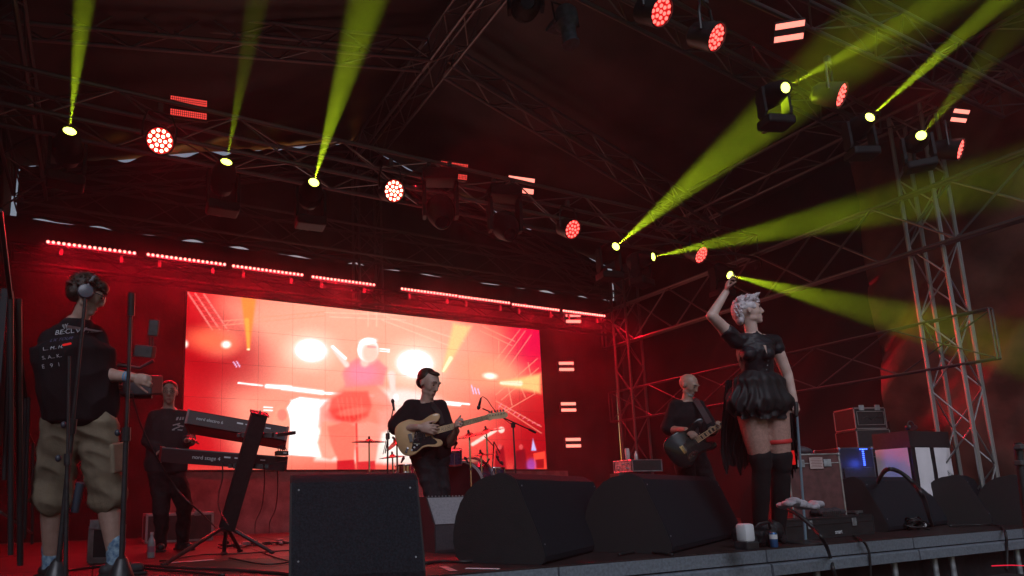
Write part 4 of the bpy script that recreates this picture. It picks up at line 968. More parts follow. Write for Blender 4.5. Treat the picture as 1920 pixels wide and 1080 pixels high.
# headphones
hpn = MB()
hpn.path([P(.094*math.cos(t), -.01, .02+.125*math.sin(t)) for t in [i*math.pi/10 for i in range(11)]], .010, 8); hph = thing('headphones', 'large grey headphones on the head of the camera operator', 'headphones', P(0, 0, .1))
hpn.build('headband', mat('grey_headband', (.22, .22, .25), .35), hph, world=True, smooth=60)
for q in (-1, 1):
    e = MB(); e.lathe([(.030, -.02), (.046, -.015), (.050, .008), (.042, .026), (.02, .032)], P(q*.094, -.004, .0), frame(M.col[0]*q), 20); e.build('ear_cup', mat('grey_ear_cup', (.10, .10, .13), .3), hph, world=True, smooth=50)
sg = MB(); 
for q in (-1, 1): sg.path([P(q*.058, .098, .03), P(q*.084, .0, .022)], .0035, 5)
sg.box(P(0, .103, .02), (.115, .006, .034), M, .004); sg.build('sunglasses', BLACKP, camop, world=True)
# print on the back of the shirt: heading and rows of small names
m_prt = mat('shirt_print_white', (.5, .5, .55), .7); m_prb = mat('shirt_print_blue', (.10, .11, .22), .7)
MR = Matrix((right, -down, -QF)).transposed() @ Matrix.Rotation(R(9), 3, 'Z') @ Matrix.Rotation(R(-14), 3, 'Y')
SH = [c for c in camop.children if c.name.startswith('tshirt')][0]
t_ = text('back_print', 'BE:CLWAY', .042, QJ(77, 626, -.222), MR, m_prt, camop, shear=.2); drape(t_, SH, QF)
drape(text('back_print', 'L\'K TOUR', .028, QJ(75, 640, -.235), MR, m_prb, camop), SH, QF)
for k, s in enumerate(('L.. M.. H.', 'S. A... K..', 'E   9   I')):
    drape(text('back_print', s, .030 if k < 2 else .034, QJ(73, 657+17*k, -.235+.004*k), MR, m_prt, camop), SH, QF)
# ------------------------------------------------------------------ floor wedges
m_wedge = mat('textured_skylit_paint', (.016, .021, .029), .75, 0, 85, .22, .55, 260, spec=.2, col2=(.006, .008, .011))  # bluish skylight on the backs put into the paint colour
m_wside = mat('shaded_speaker_side', (.006, .006, .007), .7, 0, 26, .3, .3, 200)  # shade of the sides put into a darker copy of the paint
m_grill = mat('grille_steel', (.02, .02, .022), .5, .3, bump=.8, bscale=500)
def wedge(label, A, B, top_y, m=None, depth=.56):
    A = on(*A, Z=DECK); B = on(*B, Z=DECK); x = (B-A); w = x.length; x.normalize(); y = V(0, 0, 1).cross(x)
    mid = (A+B)/2; sc = FL/((CM.transposed() @ (mid-EYE)).z); h = (pix(mid)[1]-top_y)/sc*1.02
    M = Matrix((x, y, V(0, 0, 1))).transposed(); root = thing('stage_monitor', label, 'stage monitor', mid, M)
    P3 = Matrix((V(0, 1, 0), V(0, 0, 1), V(1, 0, 0))).transposed(); k = h/.5; D = depth*k
    prof = [(.03, .0), (.008, .02), (0, .055), (.012, .10)] + [(.012+(.20-.012)*t, .10*k+(h-.10*k)*t) for t in (.1, .9)]
    prof += [(.205*k, h-.008), (.22*k, h)] + [(.255*k, h), (.275*k, h-.01)]
    arc = [(.275*k+(D-.275*k)*math.sin(t*math.pi/2), .14+(h-.15)*math.cos(t*math.pi/2)) for t in (.15, .3, .45, .6, .75, .9, 1)]
    prof += arc + [(D-.015, .05), (D-.05, 0)]
    MB().prism(prof, -w/2+.012, w/2-.012, P3).build('cabinet', m or m_wedge, root, smooth=25)
    for s in (-1, 1):
        MB().prism([(.005+p*.995, q*.995+.001) for p, q in prof], s*(w/2-.012), s*w/2, P3).build('side_panel', m_wside, root, smooth=25)
    # grille facing upstage and recessed handles
    n_ = len(arc); g = MB()
    P_ = []; 
    for (p, q) in [prof[9]]+arc: P_ += [(-w*.44, p+.006, q+.004), (w*.44, p+.006, q+.004)]
    g.add(P_, [(2*i, 2*i+1, 2*i+3, 2*i+2) for i in range(n_)]).build('grille', m_grill, root, smooth=60)
    hn = MB(); hn.box((w/2+.001, D*.45, h*.40), (.004, .16, .06), bev=.0015).build('handle_plate', BLACKM, root)
    for sx in (-1, 1):
        for zz in (.13, h*.85): MB().lathe([(.006, 0), (.005, .003)], (sx*(w/2-.05), .012+.188*(zz-.1)/(h-.1)*1.0-.002, zz), frame((0, -1, 0)), 8).build('screw', STEEL, root)
    return root
wedge('nearest big floor monitor with its back squarely to the camera, left of centre', (541, 1102), (799, 1090), 890)
wedge('second big floor monitor, its dark rounded side turned to the camera, in the centre', (1024, 1060), (1160, 1024), 892)
wedge('third big floor monitor in front of the bass player and left of the singer', (1262, 1040), (1392, 1006), 892)
wedge('floor monitor behind the black printed box, below the boots of the singer', (1508, 997), (1585, 989), 893)
wedge('grey floor monitor crossed by the thick arching cable', (1668, 998), (1782, 984), 895)
wedge('floor monitor with a narrow pale back edge, in front of the white panels', (1862, 985), (1895, 968), 893)
wedge('farthest floor monitor, red lit side, cut by the right edge', (1975, 985), (2010, 968), 892, mat('red_lit_speaker_paint', (.05, .035, .035), .7, 0, 20, .3, .4, 250))  # red light put into the cabinet colour of this copy

# ------------------------------------------------------------------ drum fill cabinet
c = on(858, 1034, Z=DECK); root = thing('speaker_cabinet', 'small speaker with pale grey grille cloth between the two nearest floor monitors', 'speaker', c)
x = V(.93, .10, 0).normalized(); y = V(0, 0, 1).cross(x); M = Matrix((x, y, V(0, 0, 1))).transposed(); P3 = M @ Matrix((V(0, 1, 0), V(0, 0, 1), V(1, 0, 0))).transposed()
w_ = .46
MB().prism([(0, 0), (0, .23), (.12, .465), (.42, .47), (.42, 0)], -w_/2, w_/2, P3).build('cabinet', mat('black_tolex', (.02, .016, .018), .7, 0, 30, .3, .4, 300), root)
gr_ = MB(); gr_.prism([(-.004, .235), (.112, .457), (.118, .455), (.002, .232)], -w_/2+.012, w_/2-.012, P3); gr_.build('grille_cloth', mat('silver_grille_cloth', (.30, .28, .30), .8, 0, 60, .12, .5, 400), root)
MB().prism([(-.004, .02), (-.004, .225), (.002, .225), (.002, .02)], -w_/2+.012, w_/2-.012, P3).build('lower_panel', mat('dark_grille_cloth', (.05, .045, .052), .8, 0, 60, .2, .5, 400), root)
pp_ = MB()
for k in range(12): pp_.box(P3 @ V(.122, .468, -w_/2+.03+k*.036), (.010, .006, .012), M)
pp_.build('piping', STEEL, root)

# ------------------------------------------------------------------ generic cases
m_case = mat('laminate_case', (.05, .03, .03), .45, 0, 12, .3, .15, 100)
def flight_case(label, c, x, w, d, h, body=None, edge=ALU, name='flight_case', cat='flight case', lid=.3, z=None, balls=True, er=.014):
    """c: middle of the bottom front edge"""
    c = Vector(c); x = Vector((x[0], x[1], 0)).normalized(); y = V(0, 0, 1).cross(x); M = Matrix((x, y, V(0, 0, 1))).transposed()
    root = thing(name, label, cat, c, M)
    MB().box((0, d/2, h/2), (w-.012, d-.012, h-.012)).build('body', body or m_case, root)
    hz_ = er
    for sx in (-1, 1):
        for (yy) in (0, d): MB().box((sx*(w/2-hz_/2), yy+(hz_/2 if yy == 0 else -hz_/2), h/2), (hz_, hz_, h-.03), bev=.002).build('edge_profile', edge, root)
    for zz in (hz_/2, h-hz_/2, h*(1-lid)):
        for yy in (hz_/2, d-hz_/2): MB().box((0, yy-(.001 if zz == h*(1-lid) else 0), zz), (w-.03, hz_, hz_ if zz != h*(1-lid) else .010), bev=.002).build('edge_profile', edge, root)
        for sx in (-1, 1): MB().box((sx*(w/2-hz_/2), d/2, zz), (hz_, d-.03, hz_ if zz != h*(1-lid) else .010), bev=.002).build('edge_profile', edge, root)
    if balls:
        for sx in (-1, 1):
            for yy in (.008, d-.008):
                for zz in (.012, h-.012): MB().ell((sx*(w/2-.008), yy, zz), .019, n=8, k=6).build('ball_corner', STEEL, root, smooth=180)
    for sx in (-.25, .25): MB().box((w*sx, -.004, h*(1-lid)), (.075, .008, .075), bev=.003).build('latch', STEEL, root)
    return root, M
def face_x(p, q, Z):
    a = on(*p, Z=Z); b = on(*q, Z=Z); return (b-a)
# red flight case behind the singer (front face 1482..1575, side to 1602)
def at_depth(px, d, bottom_z): 
    """point below pixel column px at camera depth d with world height bottom_z"""
    p = dep(px, 900, d); return V(p.x, p.y, bottom_z)
d1 = 6.6; s1 = FL/d1
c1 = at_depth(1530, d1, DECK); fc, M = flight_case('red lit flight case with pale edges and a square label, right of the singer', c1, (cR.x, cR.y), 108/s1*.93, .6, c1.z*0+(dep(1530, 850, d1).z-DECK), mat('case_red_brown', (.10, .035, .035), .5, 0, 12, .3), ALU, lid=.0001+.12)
lb = MB(); lb.box((.02, -.006, (dep(1530, 868, d1).z-DECK)), (.135, .004, .115)); lb.build('label', mat('case_label', (.45, .32, .30), .6), fc)
ln = MB()
for k in range(6): ln.box((.02, -.0085, (dep(1530, 868, d1).z-DECK)+.042-.016*k), (.11 if k % 2 else .09, .002, .004))
ln.build('label_print', mat('label_ink', (.12, .03, .03), .7), fc)
# bag and cables on the case
bag = MB(); top = c1.z+(dep(1530, 850, d1).z-DECK)
for dx, dz, r in ((-.12, .05, (.17, .15, .055)), (.12, .04, (.16, .14, .05)), (.0, .06, (.12, .12, .05))): bag.ell(c1+V(dx*cR.x, dx*cR.y, 0)+V(0, .3, top-c1.z+dz-.0), r)
o = place(remesh(bag, .012, 3, .012, (9, 9, 9), 3), 'folded_jacket', mat('dark_grey_nylon', (.06, .05, .06), .5, 0, 10, .3, .3, 60), thing('jacket', 'crumpled dark jacket lying on the red lit flight case', 'jacket', c1+V(0, .3, top-c1.z)))
# blue-lit rack beside it
d2 = 7.9; s2 = FL/d2; c2 = at_depth(1612, d2, DECK)
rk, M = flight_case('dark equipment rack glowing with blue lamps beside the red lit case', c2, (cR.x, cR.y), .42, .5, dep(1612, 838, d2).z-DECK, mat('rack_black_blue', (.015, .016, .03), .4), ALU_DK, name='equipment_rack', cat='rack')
m_blu = emat('blue_indicator', (.05, .12, 1), 5)
for k in range(9): MB().box(((1624-1612)/s2, -.012, dep(1620, 843+3.6*k, d2).z-DECK), (.022, .006, .010)).build('blue_lamp', m_blu, rk)
for k in range(4): MB().box((-.05+k*.025+.1, -.010, dep(1620, 838.5, d2).z-DECK-.02), (.016, .006, .012)).build('blue_lamp', m_blu, rk)
bl = bpy.data.lights.new('blue_lamp_light', 'POINT'); bl.energy = 1.2; bl.color = (.05, .12, 1); bl.shadow_soft_size = .05
o = bpy.data.objects.new('blue_lamp_light', bl); C.objects.link(o); o.parent = rk; o.location = (.04, -.10, .75)
for k in range(5): MB().box((0, -.008, .12+.13*k), (.36, .01, .115), bev=.004).build('rack_unit', BLACKM, rk)
# amplifier cases stacked behind
d3 = 8.7; s3 = FL/d3; c3 = at_depth(1650, d3, dep(1650, 834, d3).z)
pl = MB(); zt = c3.z; base3 = V(c3.x, c3.y, DECK)
flight_case('lower black amplifier case with pink lit edges under its twin', base3, (cR.x, cR.y, 0), .46, .45, dep(1650, 803, d3).z-DECK, BLACKM, mat('pink_lit_edge', (.35, .30, .30), .4, .6), name='amplifier_case', cat='amplifier case', balls=False)  # pink stage light put into the edge colour of both cases
ac, M = flight_case('upper black amplifier case with double outline on top of the stack', V(c3.x-.02, c3.y, dep(1650, 803, d3).z+.002), (cR.x+.02, cR.y+.06, 0), .45, .4, (803-762)/s3, BLACKM, mat('rosy_lit_edge', (.35, .30, .30), .4, .6), name='amplifier_case', cat='amplifier case', balls=False, lid=.001)
ib = MB(); hh = (803-762)/s3
for (a, b, w__, h__) in ((0, hh*.82, .38, .008), (0, hh*.2, .38, .008), (-.19, hh*.51, .008, hh*.62), (.19, hh*.51, .008, hh*.62)): ib.box((a, -.006, b), (w__, .006, h__))
ib.build('inner_frame', ALU, ac)
sc_ = MB(); sc_.path([(-.12, -.008, hh*.5), (-.05, -.008, hh*.6), (.02, -.008, hh*.42), (.08, -.008, hh*.6), (.14, -.008, hh*.55)], .003, 4); sc_.build('front_script', ALU_DK, ac)
# black counter with white cloth panels, corner turned to the camera
A_, B_, C_ = at_depth(1646, 8.1, DECK), at_depth(1716, 7.7, DECK), at_depth(1792, 8.0, DECK)
zt = dep(1716, 838, 7.7).z; zb = dep(1716, 806, 7.7).z; ct = thing('counter', 'black counter with white cloth panels beside the right tower', 'counter', B_)
D_ = A_ + (C_-B_)
MB().prism([(p.x-B_.x, p.y-B_.y) for p in (A_, B_, C_, D_)], zt-DECK, zb-DECK).build('black_top', BLACKM, ct)
MB().prism([(p.x-B_.x, p.y-B_.y) for p in (A_.lerp(D_, .03), B_.lerp(A_.lerp(C_, .5), .04), C_.lerp(D_, .03), D_)], 0, zt-DECK-.002).build('core', BLACKM, ct)
m_pan = mat('white_panel_cloth', (.78, .74, .78), .8, 0, 3, .08, .3, 9)
for a, b, t0, t1 in ((A_, B_, .04, .93), (B_, C_, .10, .46), (B_, C_, .56, .96)):
    p = a.lerp(b, t0)-B_; q = a.lerp(b, t1)-B_; dd = (q-p); L = dd.length; dd.normalize(); n_ = V(dd.y, -dd.x, 0); N_ = 12; P_ = []; F_ = []
    for j in range(N_+1):
        for i in range(N_+1):
            P_.append(p+dd*(L*i/N_)+n_*(.004+.006*noise.noise((i*.3, j*.9, t0*9)))+V(0, 0, (zt-DECK-.01)*j/N_+.01))
    for j in range(N_):
        for i in range(N_): k = j*(N_+1)+i; F_.append((k, k+1, k+N_+2, k+N_+1))
    MB().add(P_, F_).build('white_panel', m_pan, ct, smooth=180, fixn=False)
hph2 = thing('headphones', 'headphones resting on the corner of the black counter', 'headphones', dep(1708, 800, 7.7))
MB().path([V(-.07*math.cos(t), 0, .065*math.sin(t)) for t in [i*math.pi/10 for i in range(11)]], .007, 6).build('headband', ALU_DK, hph2, smooth=60)
for s in (-1, 1): MB().lathe([(.03, -.012), (.034, 0), (.02, .015)], (s*.07, 0, -.01), frame((s, 0, 0)), 14).build('ear_cup', BLACKP, hph2, smooth=50)

# ------------------------------------------------------------------ rack mixer on its cabinet, behind the third monitor
d4 = 8.3; s4 = FL/d4; c4 = at_depth(1192, d4, DECK); ztop = dep(1192, 886, d4).z
cb_, M = flight_case('plain amplifier cabinet carrying the small mixer rack', c4, (cR.x, cR.y), .42, .4, ztop-DECK, mat('red_brown_cabinet', (.08, .05, .05), .6, 0, 10, .3), ALU_DK, name='amplifier_cabinet', cat='amplifier', balls=False, lid=.15)
Bc = at_depth(1188, 8.15, ztop+.004); Ac = at_depth(1153, 8.45, ztop+.004); Cc = at_depth(1243, 8.25, ztop+.004); Dc = Ac+(Cc-Bc); hh = (887-864)/148
mr = thing('mixer_rack', 'small open mixer rack full of plugs on the amplifier cabinet', 'mixer rack', Bc)
MB().prism([(p.x-Bc.x, p.y-Bc.y) for p in (Ac, Bc, Cc, Dc)], 0.004, hh-.004).build('body', BLACKM, mr)
for a, b in ((Ac, Bc), (Bc, Cc)):
    for zz in (.008, hh-.008): MB().tube(a-Bc+V(0, 0, zz), b-Bc+V(0, 0, zz), .009, n=6).build('edge_profile', ALU, mr)
for a in (Ac, Bc, Cc): MB().tube(a-Bc, a-Bc+V(0, 0, hh), .009, n=6).build('edge_profile', ALU, mr)
ba = (Bc-Ac); nn = V(ba.y, -ba.x, 0).normalized(); r_ = random.Random(4)
for k in range(9):
    q = Ac.lerp(Bc, r_.uniform(.1, .9))-Bc+V(0, 0, hh*r_.uniform(.25, .8)); MB().tube(q, q+nn*r_.uniform(.02, .06), .008, n=8).build('plug', STEEL, mr)
MB().prism([((Ac.lerp(Bc, t)-Bc)+nn*.004)[:2] for t in (.08, .92)]+[((Ac.lerp(Bc, t)-Bc)+nn*.001)[:2] for t in (.92, .08)], .02, hh-.02).build('front_panel', mat('pale_panel', (.45, .35, .35), .5, 0, 30, .4), mr)
for dx, hgt, nm, lab in ((1180, 22, 'drinking_glass', 'clear drinking glass standing on the small mixer rack'), (1196, 17, 'small_bottle', 'small clear bottle standing beside the glass on the mixer rack')):
    q = at_depth(dx, 8.3, ztop+hh+.006); k = hgt/148
    o = MB().lathe([(.026, 0), (.030, .01), (.032, k*.7), (.030, k*.75), (.028, k), (.024, k), (.026, .02)] if 'glass' in nm else [(.022, 0), (.022, k*.6), (.010, k*.8), (.010, k), (.0, k)], (0, 0, 0), n=14).build(nm, mat('pink_lit_glass', (.55, .45, .45), .1, 0, spec=.8), None, smooth=50); o.location = q; tag(o, lab, 'glass' if 'glass' in nm else 'bottle')  # pink stage light put into the colour of the clear glass

# ------------------------------------------------------------------ keyboards on a column stand
m_kred = mat('dark_red_lacquer', (.20, .010, .014), .35, 0, 20, .2); m_kblk = mat('keyboard_panel', (.035, .014, .018), .5)
def keyboard(label, L_, R_, dL, dR, h, depth, tilt, word, tx, tsz, deeper=.0):
    """L_, R_: pixels of the upper ends of the rear panel"""
    a = dep(*L_, dL); b = dep(*R_, dR); x = (b-a); w = x.length; x.normalize()
    back = (F_away - x*F_away.dot(x)).normalized(); up = back.cross(x)*-1
    if up.z < 0: up = -up
    Rt = Matrix.Rotation(tilt, 3, x); back = Rt @ back; up = Rt @ up; M = Matrix((x, back, up)).transposed()
    root = thing('keyboard', label, 'keyboard', a.lerp(b, .5), M)
    Pq = Matrix((V(0, 1, 0), V(0, 0, 1), V(1, 0, 0))).transposed()
    MB().prism([(0, 0), (-.004, -.01), (-.004, -h), (.02, -h-deeper*.3), (depth-.02, -h-deeper), (depth, -h*.5-deeper), (depth, -h*.35), (depth*.55, -.015), (.02, 0)], -w/2+.02, w/2-.02, Pq).build('case', m_kblk, root)
    for s in (-1, 1): MB().prism([(-.006, .004), (-.008, -h-.004), (.02, -h-.006-deeper*.3), (depth-.015, -h-.006-deeper), (depth+.006, -h*.5-deeper), (depth+.006, -h*.3), (depth*.55, -.01), (.02, .006)], s*(w/2-.02), s*w/2, Pq).build('end_block', m_kred, root)
    for i in range(28): MB().box((-w/2+.06+(w-.12)*i/27, depth*.80, -h*.33), ((w-.12)/27-.003, depth*.36, .012)).build('white_key', mat('white_key', (.7, .7, .7), .3) if i == 0 else bpy.data.materials['white_key'], root)
    Tm = Matrix((V(1, 0, 0), V(0, 0, 1), V(0, -1, 0))).transposed()
    text('lettering', word, tsz, (0, 0, 0), Tm, m_lt, root).location = (tx*w-w/2, -.0055, -h*.62)
    for i in range(14): MB().lathe([(.006, 0), (.005, .004)], (-w/2+w*(.42+.035*i), -.005, -h*.68), frame((0, -1, 0)), 8).build('jack_socket', BLACKM, root)
    for xx, ww, hh2 in ((.52, .055, .014), (.59, .03, .010), (.80, .045, .010)): MB().box((xx*w-w/2, -.0055, -h*.35), (ww, .001, hh2)).build('small_print', m_lt, root)
    return root, M, a, b
F_away = GF; m_lt = emat('x', (1, 1, 1), 0); bpy.data.materials.remove(m_lt); m_lt = mat('pale_lettering', (.75, .76, .80), .5)
k1 = keyboard('upper keyboard tilted on the stand with pale lettering on its rear panel', (352, 768), (542, 801), 5.85, 6.0, .125, .36, R(-20), 'nord electro 6', .10, .040, .03)
k2 = keyboard('lower keyboard on the stand with bolder pale lettering on its rear panel', (300, 838), (540, 857), 5.75, 6.0, .13, .33, R(-5), 'nord stage 4', .25, .048, .01)
ks = thing('keyboard_stand', 'slanted single column keyboard stand with spread legs', 'keyboard stand', V(*on(428, 1020, Z=DECK)))
foot = on(428, 1012, Z=DECK); T_ = dep(486, 777, 5.55); q0 = dep(425, 992, 5.75)
ax = (T_-q0).normalized(); cl = MB(); cl.box((T_+q0)/2, (.135, .085, (T_-q0).length), frame(ax, (0, 1, 0)), .008); cl.build('column', BLACKM, ks, world=True)
MB().box(T_+ax*.008, (.155, .10, .014), frame(ax, (0, 1, 0)), .003).build('top_cap', BLACKP, ks, world=True); MB().tube(T_, T_+ax*.035, .007).build('cap_screw', STEEL, ks, world=True)
for kx, yy in ((k1, 815), (k2, 868)):
    q = q0.lerp(T_, .82 if yy == 815 else .55)
    for s in (-1, 1): m_ = MB(); m_.box(q+cR*s*.16+cF*.18, (.03, .26, .03), Matrix((cR, cF, V(0, 0, 1))).transposed()); m_.build('support_arm', BLACKM, ks, world=True)
    MB().box(q+cF*.06, (.26, .03, .04), Matrix((cR, cF, V(0, 0, 1))).transposed()).build('cross_arm', BLACKM, ks, world=True)
hub = dep(424, 994, 5.75)
for e in ((308, 1062, 5.25), (420, 1040, 5.0), (510, 1038, 5.4), (450, 1035, 6.2)):
    E_ = on(e[0], e[1], Z=DECK)+V(0, 0, .015); l_ = MB(); l_.path([hub, hub.lerp(E_, .12)+V(0, 0, .035), E_], .018, 8); l_.build('leg', BLACKM, ks, world=True, smooth=60)
    MB().ell(E_, (.03, .03, .016)).build('foot', RUBBER, ks, world=True, smooth=180)
# small box with plugs at the end of the lower keyboard
bx = thing('pedal_box', 'small black pedal box with looping plugs on the end of the lower keyboard', 'pedal box', dep(528, 850, 5.95))
MB().box((0, 0, 0), (.11, .08, .04), bev=.004).build('body', BLACKP, bx); MB().box((0.02, -.042, .0), (.03, .003, .012)).build('label', WHITEP, bx)
for k in range(3): MB().path([V(-.03+.02*k, 0, .02), V(-.035+.02*k, 0, .06+.01*k), V(-.01+.02*k, .01, .075), V(.01+.02*k, .02, .03)], .004, 5).build('plug_lead', CABLE, bx)

# ------------------------------------------------------------------ stands and microphones
def mic(mb, a, b, r=.017):
    a = Vector(a); b = Vector(b); d_ = (b-a).normalized(); mb.tube(a, b-d_*.03, r*.55, r*.85, 10); mb.ell(b-d_*.012, (r*1.1, r*1.1, r*1.5), frame(d_))
def cable(name, pts, r, label, m=CABLE, sub=6, kind=None, cat='cable', group=None):
    pts = [Vector(p) for p in pts]; out_ = []
    for i in range(len(pts)-1):
        p0 = pts[max(i-1, 0)]; p1, p2 = pts[i], pts[i+1]; p3 = pts[min(i+2, len(pts)-1)]
        for k in range(sub):
            t = k/sub; out_.append(.5*((2*p1)+(p2-p0)*t+(2*p0-5*p1+4*p2-p3)*t*t+(3*p1-p0-3*p2+p3)*t*t*t))
    out_.append(pts[-1]); o = MB().path(out_, r, 6).build(name, m, None, smooth=180)
    return tag(o, label, cat, group)
# boom stand right of the guitarist
d5 = 6.3; ms = thing('microphone_stand', 'boom microphone stand reaching towards the neck of the pale guitar', 'microphone stand', at_depth(968, d5, DECK))
jn = dep(962, 797, d5)
MB().tube(at_depth(968, d5, DECK+.06), jn, .011, .008, 8).build('pole', BLACKM, ms, world=True)
MB().tube(dep(905, 766, d5-.25), dep(1003, 810, d5+.1), .006, n=6).build('boom', BLACKM, ms, world=True)
MB().box(jn, (.035, .035, .05), bev=.006).build('clutch', BLACKP, ms, world=True); MB().tube(dep(992, 805, d5+.06), dep(1004, 811, d5+.11), .012, n=8).build('counterweight', BLACKM, ms, world=True)
for k in range(3):
    an = .5+k*2.09; MB().tube(at_depth(968, d5, DECK+.12), at_depth(968, d5, DECK+.012)+V(.28*math.cos(an), .28*math.sin(an), 0), .009, n=6).build('leg', BLACKM, ms, world=True)
m_ = MB(); mic(m_, dep(902, 746, d5-.26), dep(897, 766, d5-.25), .016); tag(m_.build('microphone', BLACKP, None, smooth=180), 'small vocal microphone at the tip of the boom by the guitar neck', 'microphone')
cable('microphone_cable', [dep(902, 746, d5-.25), dep(906, 744, d5-.25), dep(914, 750, d5-.23), dep(922, 762, d5-.2), dep(934, 776, d5-.15), dep(950, 789, d5-.05), jn], .0035, 'thin cable looping from the boom microphone down to the stand')
# straight stand left of the guitarist
ms = thing('microphone_stand', 'upright microphone stand just left of the guitarist', 'microphone stand', at_depth(724, d5, DECK))
MB().tube(at_depth(724, d5, DECK+.05), dep(727, 822, d5), .010, .009, 8).build('pole', BLACKM, ms, world=True)
MB().tube(dep(722, 850, d5-.1), dep(738, 762, d5), .006, n=6).build('boom', BLACKM, ms, world=True); MB().box(dep(727, 818, d5), (.035, .035, .06), bev=.006).build('clutch', BLACKP, ms, world=True)
for k in range(3):
    an = 1.1+k*2.09; MB().tube(at_depth(724, d5, DECK+.25), at_depth(724, d5, DECK+.012)+V(.26*math.cos(an), .26*math.sin(an), 0), .009, n=6).build('leg', BLACKM, ms, world=True)
m_ = MB(); mic(m_, dep(739, 770, d5), dep(736, 750, d5), .016); tag(m_.build('microphone', BLACKP, None, smooth=180), 'microphone pointing up on the stand left of the guitarist', 'microphone')
cable('microphone_cable', [dep(737, 768, d5), dep(729, 800, d5), dep(722, 835, d5), dep(718, 852, d5)], .0035, 'thin cable hanging beside the upright stand left of the guitarist')
# singer's stand: pale blue sections behind her hand
dS = 5.6; ms = thing('microphone_stand', 'pale blue microphone stand standing behind the left hand of the singer', 'microphone stand', at_depth(1497, dS, DECK))
m_pb = mat('pale_blue_metal', (.25, .36, .45), .3, .5)
MB().tube(at_depth(1497, dS, DECK+.03), dep(1494, 775, dS), .012, .010, 8).build('pole', m_pb, ms, world=True)
for yy in (800, 825, 850): MB().tube(dep(1495, yy, dS), dep(1495, yy+5, dS), .017, n=8).build('ring', BLACKM, ms, world=True)
MB().lathe([(.15, 0), (.15, .012), (.02, .03)], at_depth(1497, dS, DECK), n=24).build('round_base', BLACKM, ms, world=True)
tag(MB().box(dep(1487, 858, dS), (.022, .02, .12)).build('red_tag', emat('red_tag_emission', (1, .02, .02), .5), None), 'small glowing red tag beside the pale blue stand', 'marker light')  # red tag with its own emission
# tall stands at the left, in front of the camera operator
def tall_stand(label, top, bot, d, r, legs=True, base_r=.06):
    t = dep(*top, d); b = at_depth(bot[0], d, DECK); root = thing('tall_stand', label, 'light stand', b)
    MB().tube(b+V(0, 0, .02), b.lerp(t, .55), r*1.25, n=10).build('pole', BLACKM, root, world=True, smooth=60); MB().tube(b.lerp(t, .55), t, r*.85, n=10).build('inner_pole', BLACKM, root, world=True, smooth=60)
    MB().tube(b.lerp(t, .53), b.lerp(t, .58), r*2, n=10).build('collar', BLACKP, root, world=True)
    MB().ell(b.lerp(t, .56)+cR*-.05, (.016, .016, .02)).build('knob', mat('blue_grey_knob', (.03, .035, .05), .4), root, world=True, smooth=180)
    if legs:
        MB().lathe([(base_r*1.3, 0), (base_r*1.2, .05), (base_r*.55, .15), (r*1.5, .17)], b, n=16).build('base_cone', BLACKP, root, world=True, smooth=50)
        for k, an in enumerate((.2, 2.2, 4.1)):
            MB().tube(b+V(0, 0, .05), b+V(.45*math.cos(an), .45*math.sin(an)*.8, .012), .014, n=6).build('leg', BLACKM, root, world=True)
    return root, t
st1, t1 = tall_stand('tall black stand with a rod microphone on top right of the camera operator', (245, 590), (236, 1000), 3.75, .012)
m_ = MB(); m_.tube(dep(246, 592, 3.75), dep(247, 549, 3.75), .019, n=12); tag(m_.build('rod_microphone', BLACKP, None, smooth=60), 'thick black rod microphone on top of the tall stand', 'microphone')
st2, t2 = tall_stand('tall black stand crossing the back of the camera operator', (160, 560), (118, 1010), 3.7, .011)
st3, t3 = tall_stand('shorter black stand with a red glint painted on its arm in front of the khaki shorts', (130, 668), (135, 1000), 3.6, .009, False)
MB().tube(dep(118, 647, 3.6), dep(133, 644, 3.6), .006).build('red_glint', emat('red_reflection_tip', (1, .03, .03), .5), st3, world=True)  # red reflection on the arm made as a glowing piece
MB().tube(dep(151, 905, 3.6), dep(140, 960, 3.6), .022, n=10).build('hanging_sleeve', mat('dark_blue_grip', (.03, .04, .06), .5), st3, world=True, smooth=50)
# camera on a gimbal
cg = thing('video_camera', 'black video camera rig with a small monitor held by the camera operator', 'camera', dep(268, 715, 4.3))
dC = 4.5; LF = ray(262, 720).normalized(); CMx = Matrix((cR, QF, V(0, 0, 1))).transposed()
MB().box(dep(268, 722, dC), (.20, .16, .14), CMx, .014).build('body', mat('camera_body', (.035, .035, .04), .4, 0, 20, .3), cg, world=True)
MB().lathe([(.05, 0), (.05, .05), (.042, .06), (.042, .12), (.052, .125), (.052, .16)], dep(270, 728, dC), frame(LF), 20).build('lens', BLACKP, cg, world=True, smooth=40)
MB().lathe([(.044, .13), (.040, .162)], dep(270, 728, dC), frame(LF), 20).build('front_glass', GLASSB, cg, world=True)
MB().box(dep(272, 659, dC), (.125, .06, .085), CMx @ Matrix.Rotation(.1, 3, 'Y'), .006).build('battery_box', BLACKP, cg, world=True)
MB().box(dep(288, 615, dC), (.068, .02, .115), CMx @ Matrix.Rotation(.06, 3, 'Y'), .006).build('monitor', BLACKP, cg, world=True)
for xx in (281, 287): MB().tube(dep(xx, 632, dC), dep(xx-1, 655, dC), .006, n=6).build('monitor_arm', BLACKM, cg, world=True)
MB().path([dep(206, 702, dC-.1), dep(222, 684, dC-.05), dep(262, 690, dC), dep(288, 676, dC)], .012, 8).build('handle', BLACKM, cg, world=True, smooth=60)
MB().path([dep(215, 730, dC), dep(240, 745, dC), dep(285, 744, dC)], .014, 8).build('lower_bar', BLACKM, cg, world=True, smooth=60)
MB().box(dep(246, 735, dC), (.03, .05, .07), CMx, .01).build('grey_grip', mat('pale_grip', (.35, .35, .38), .5), cg, world=True)
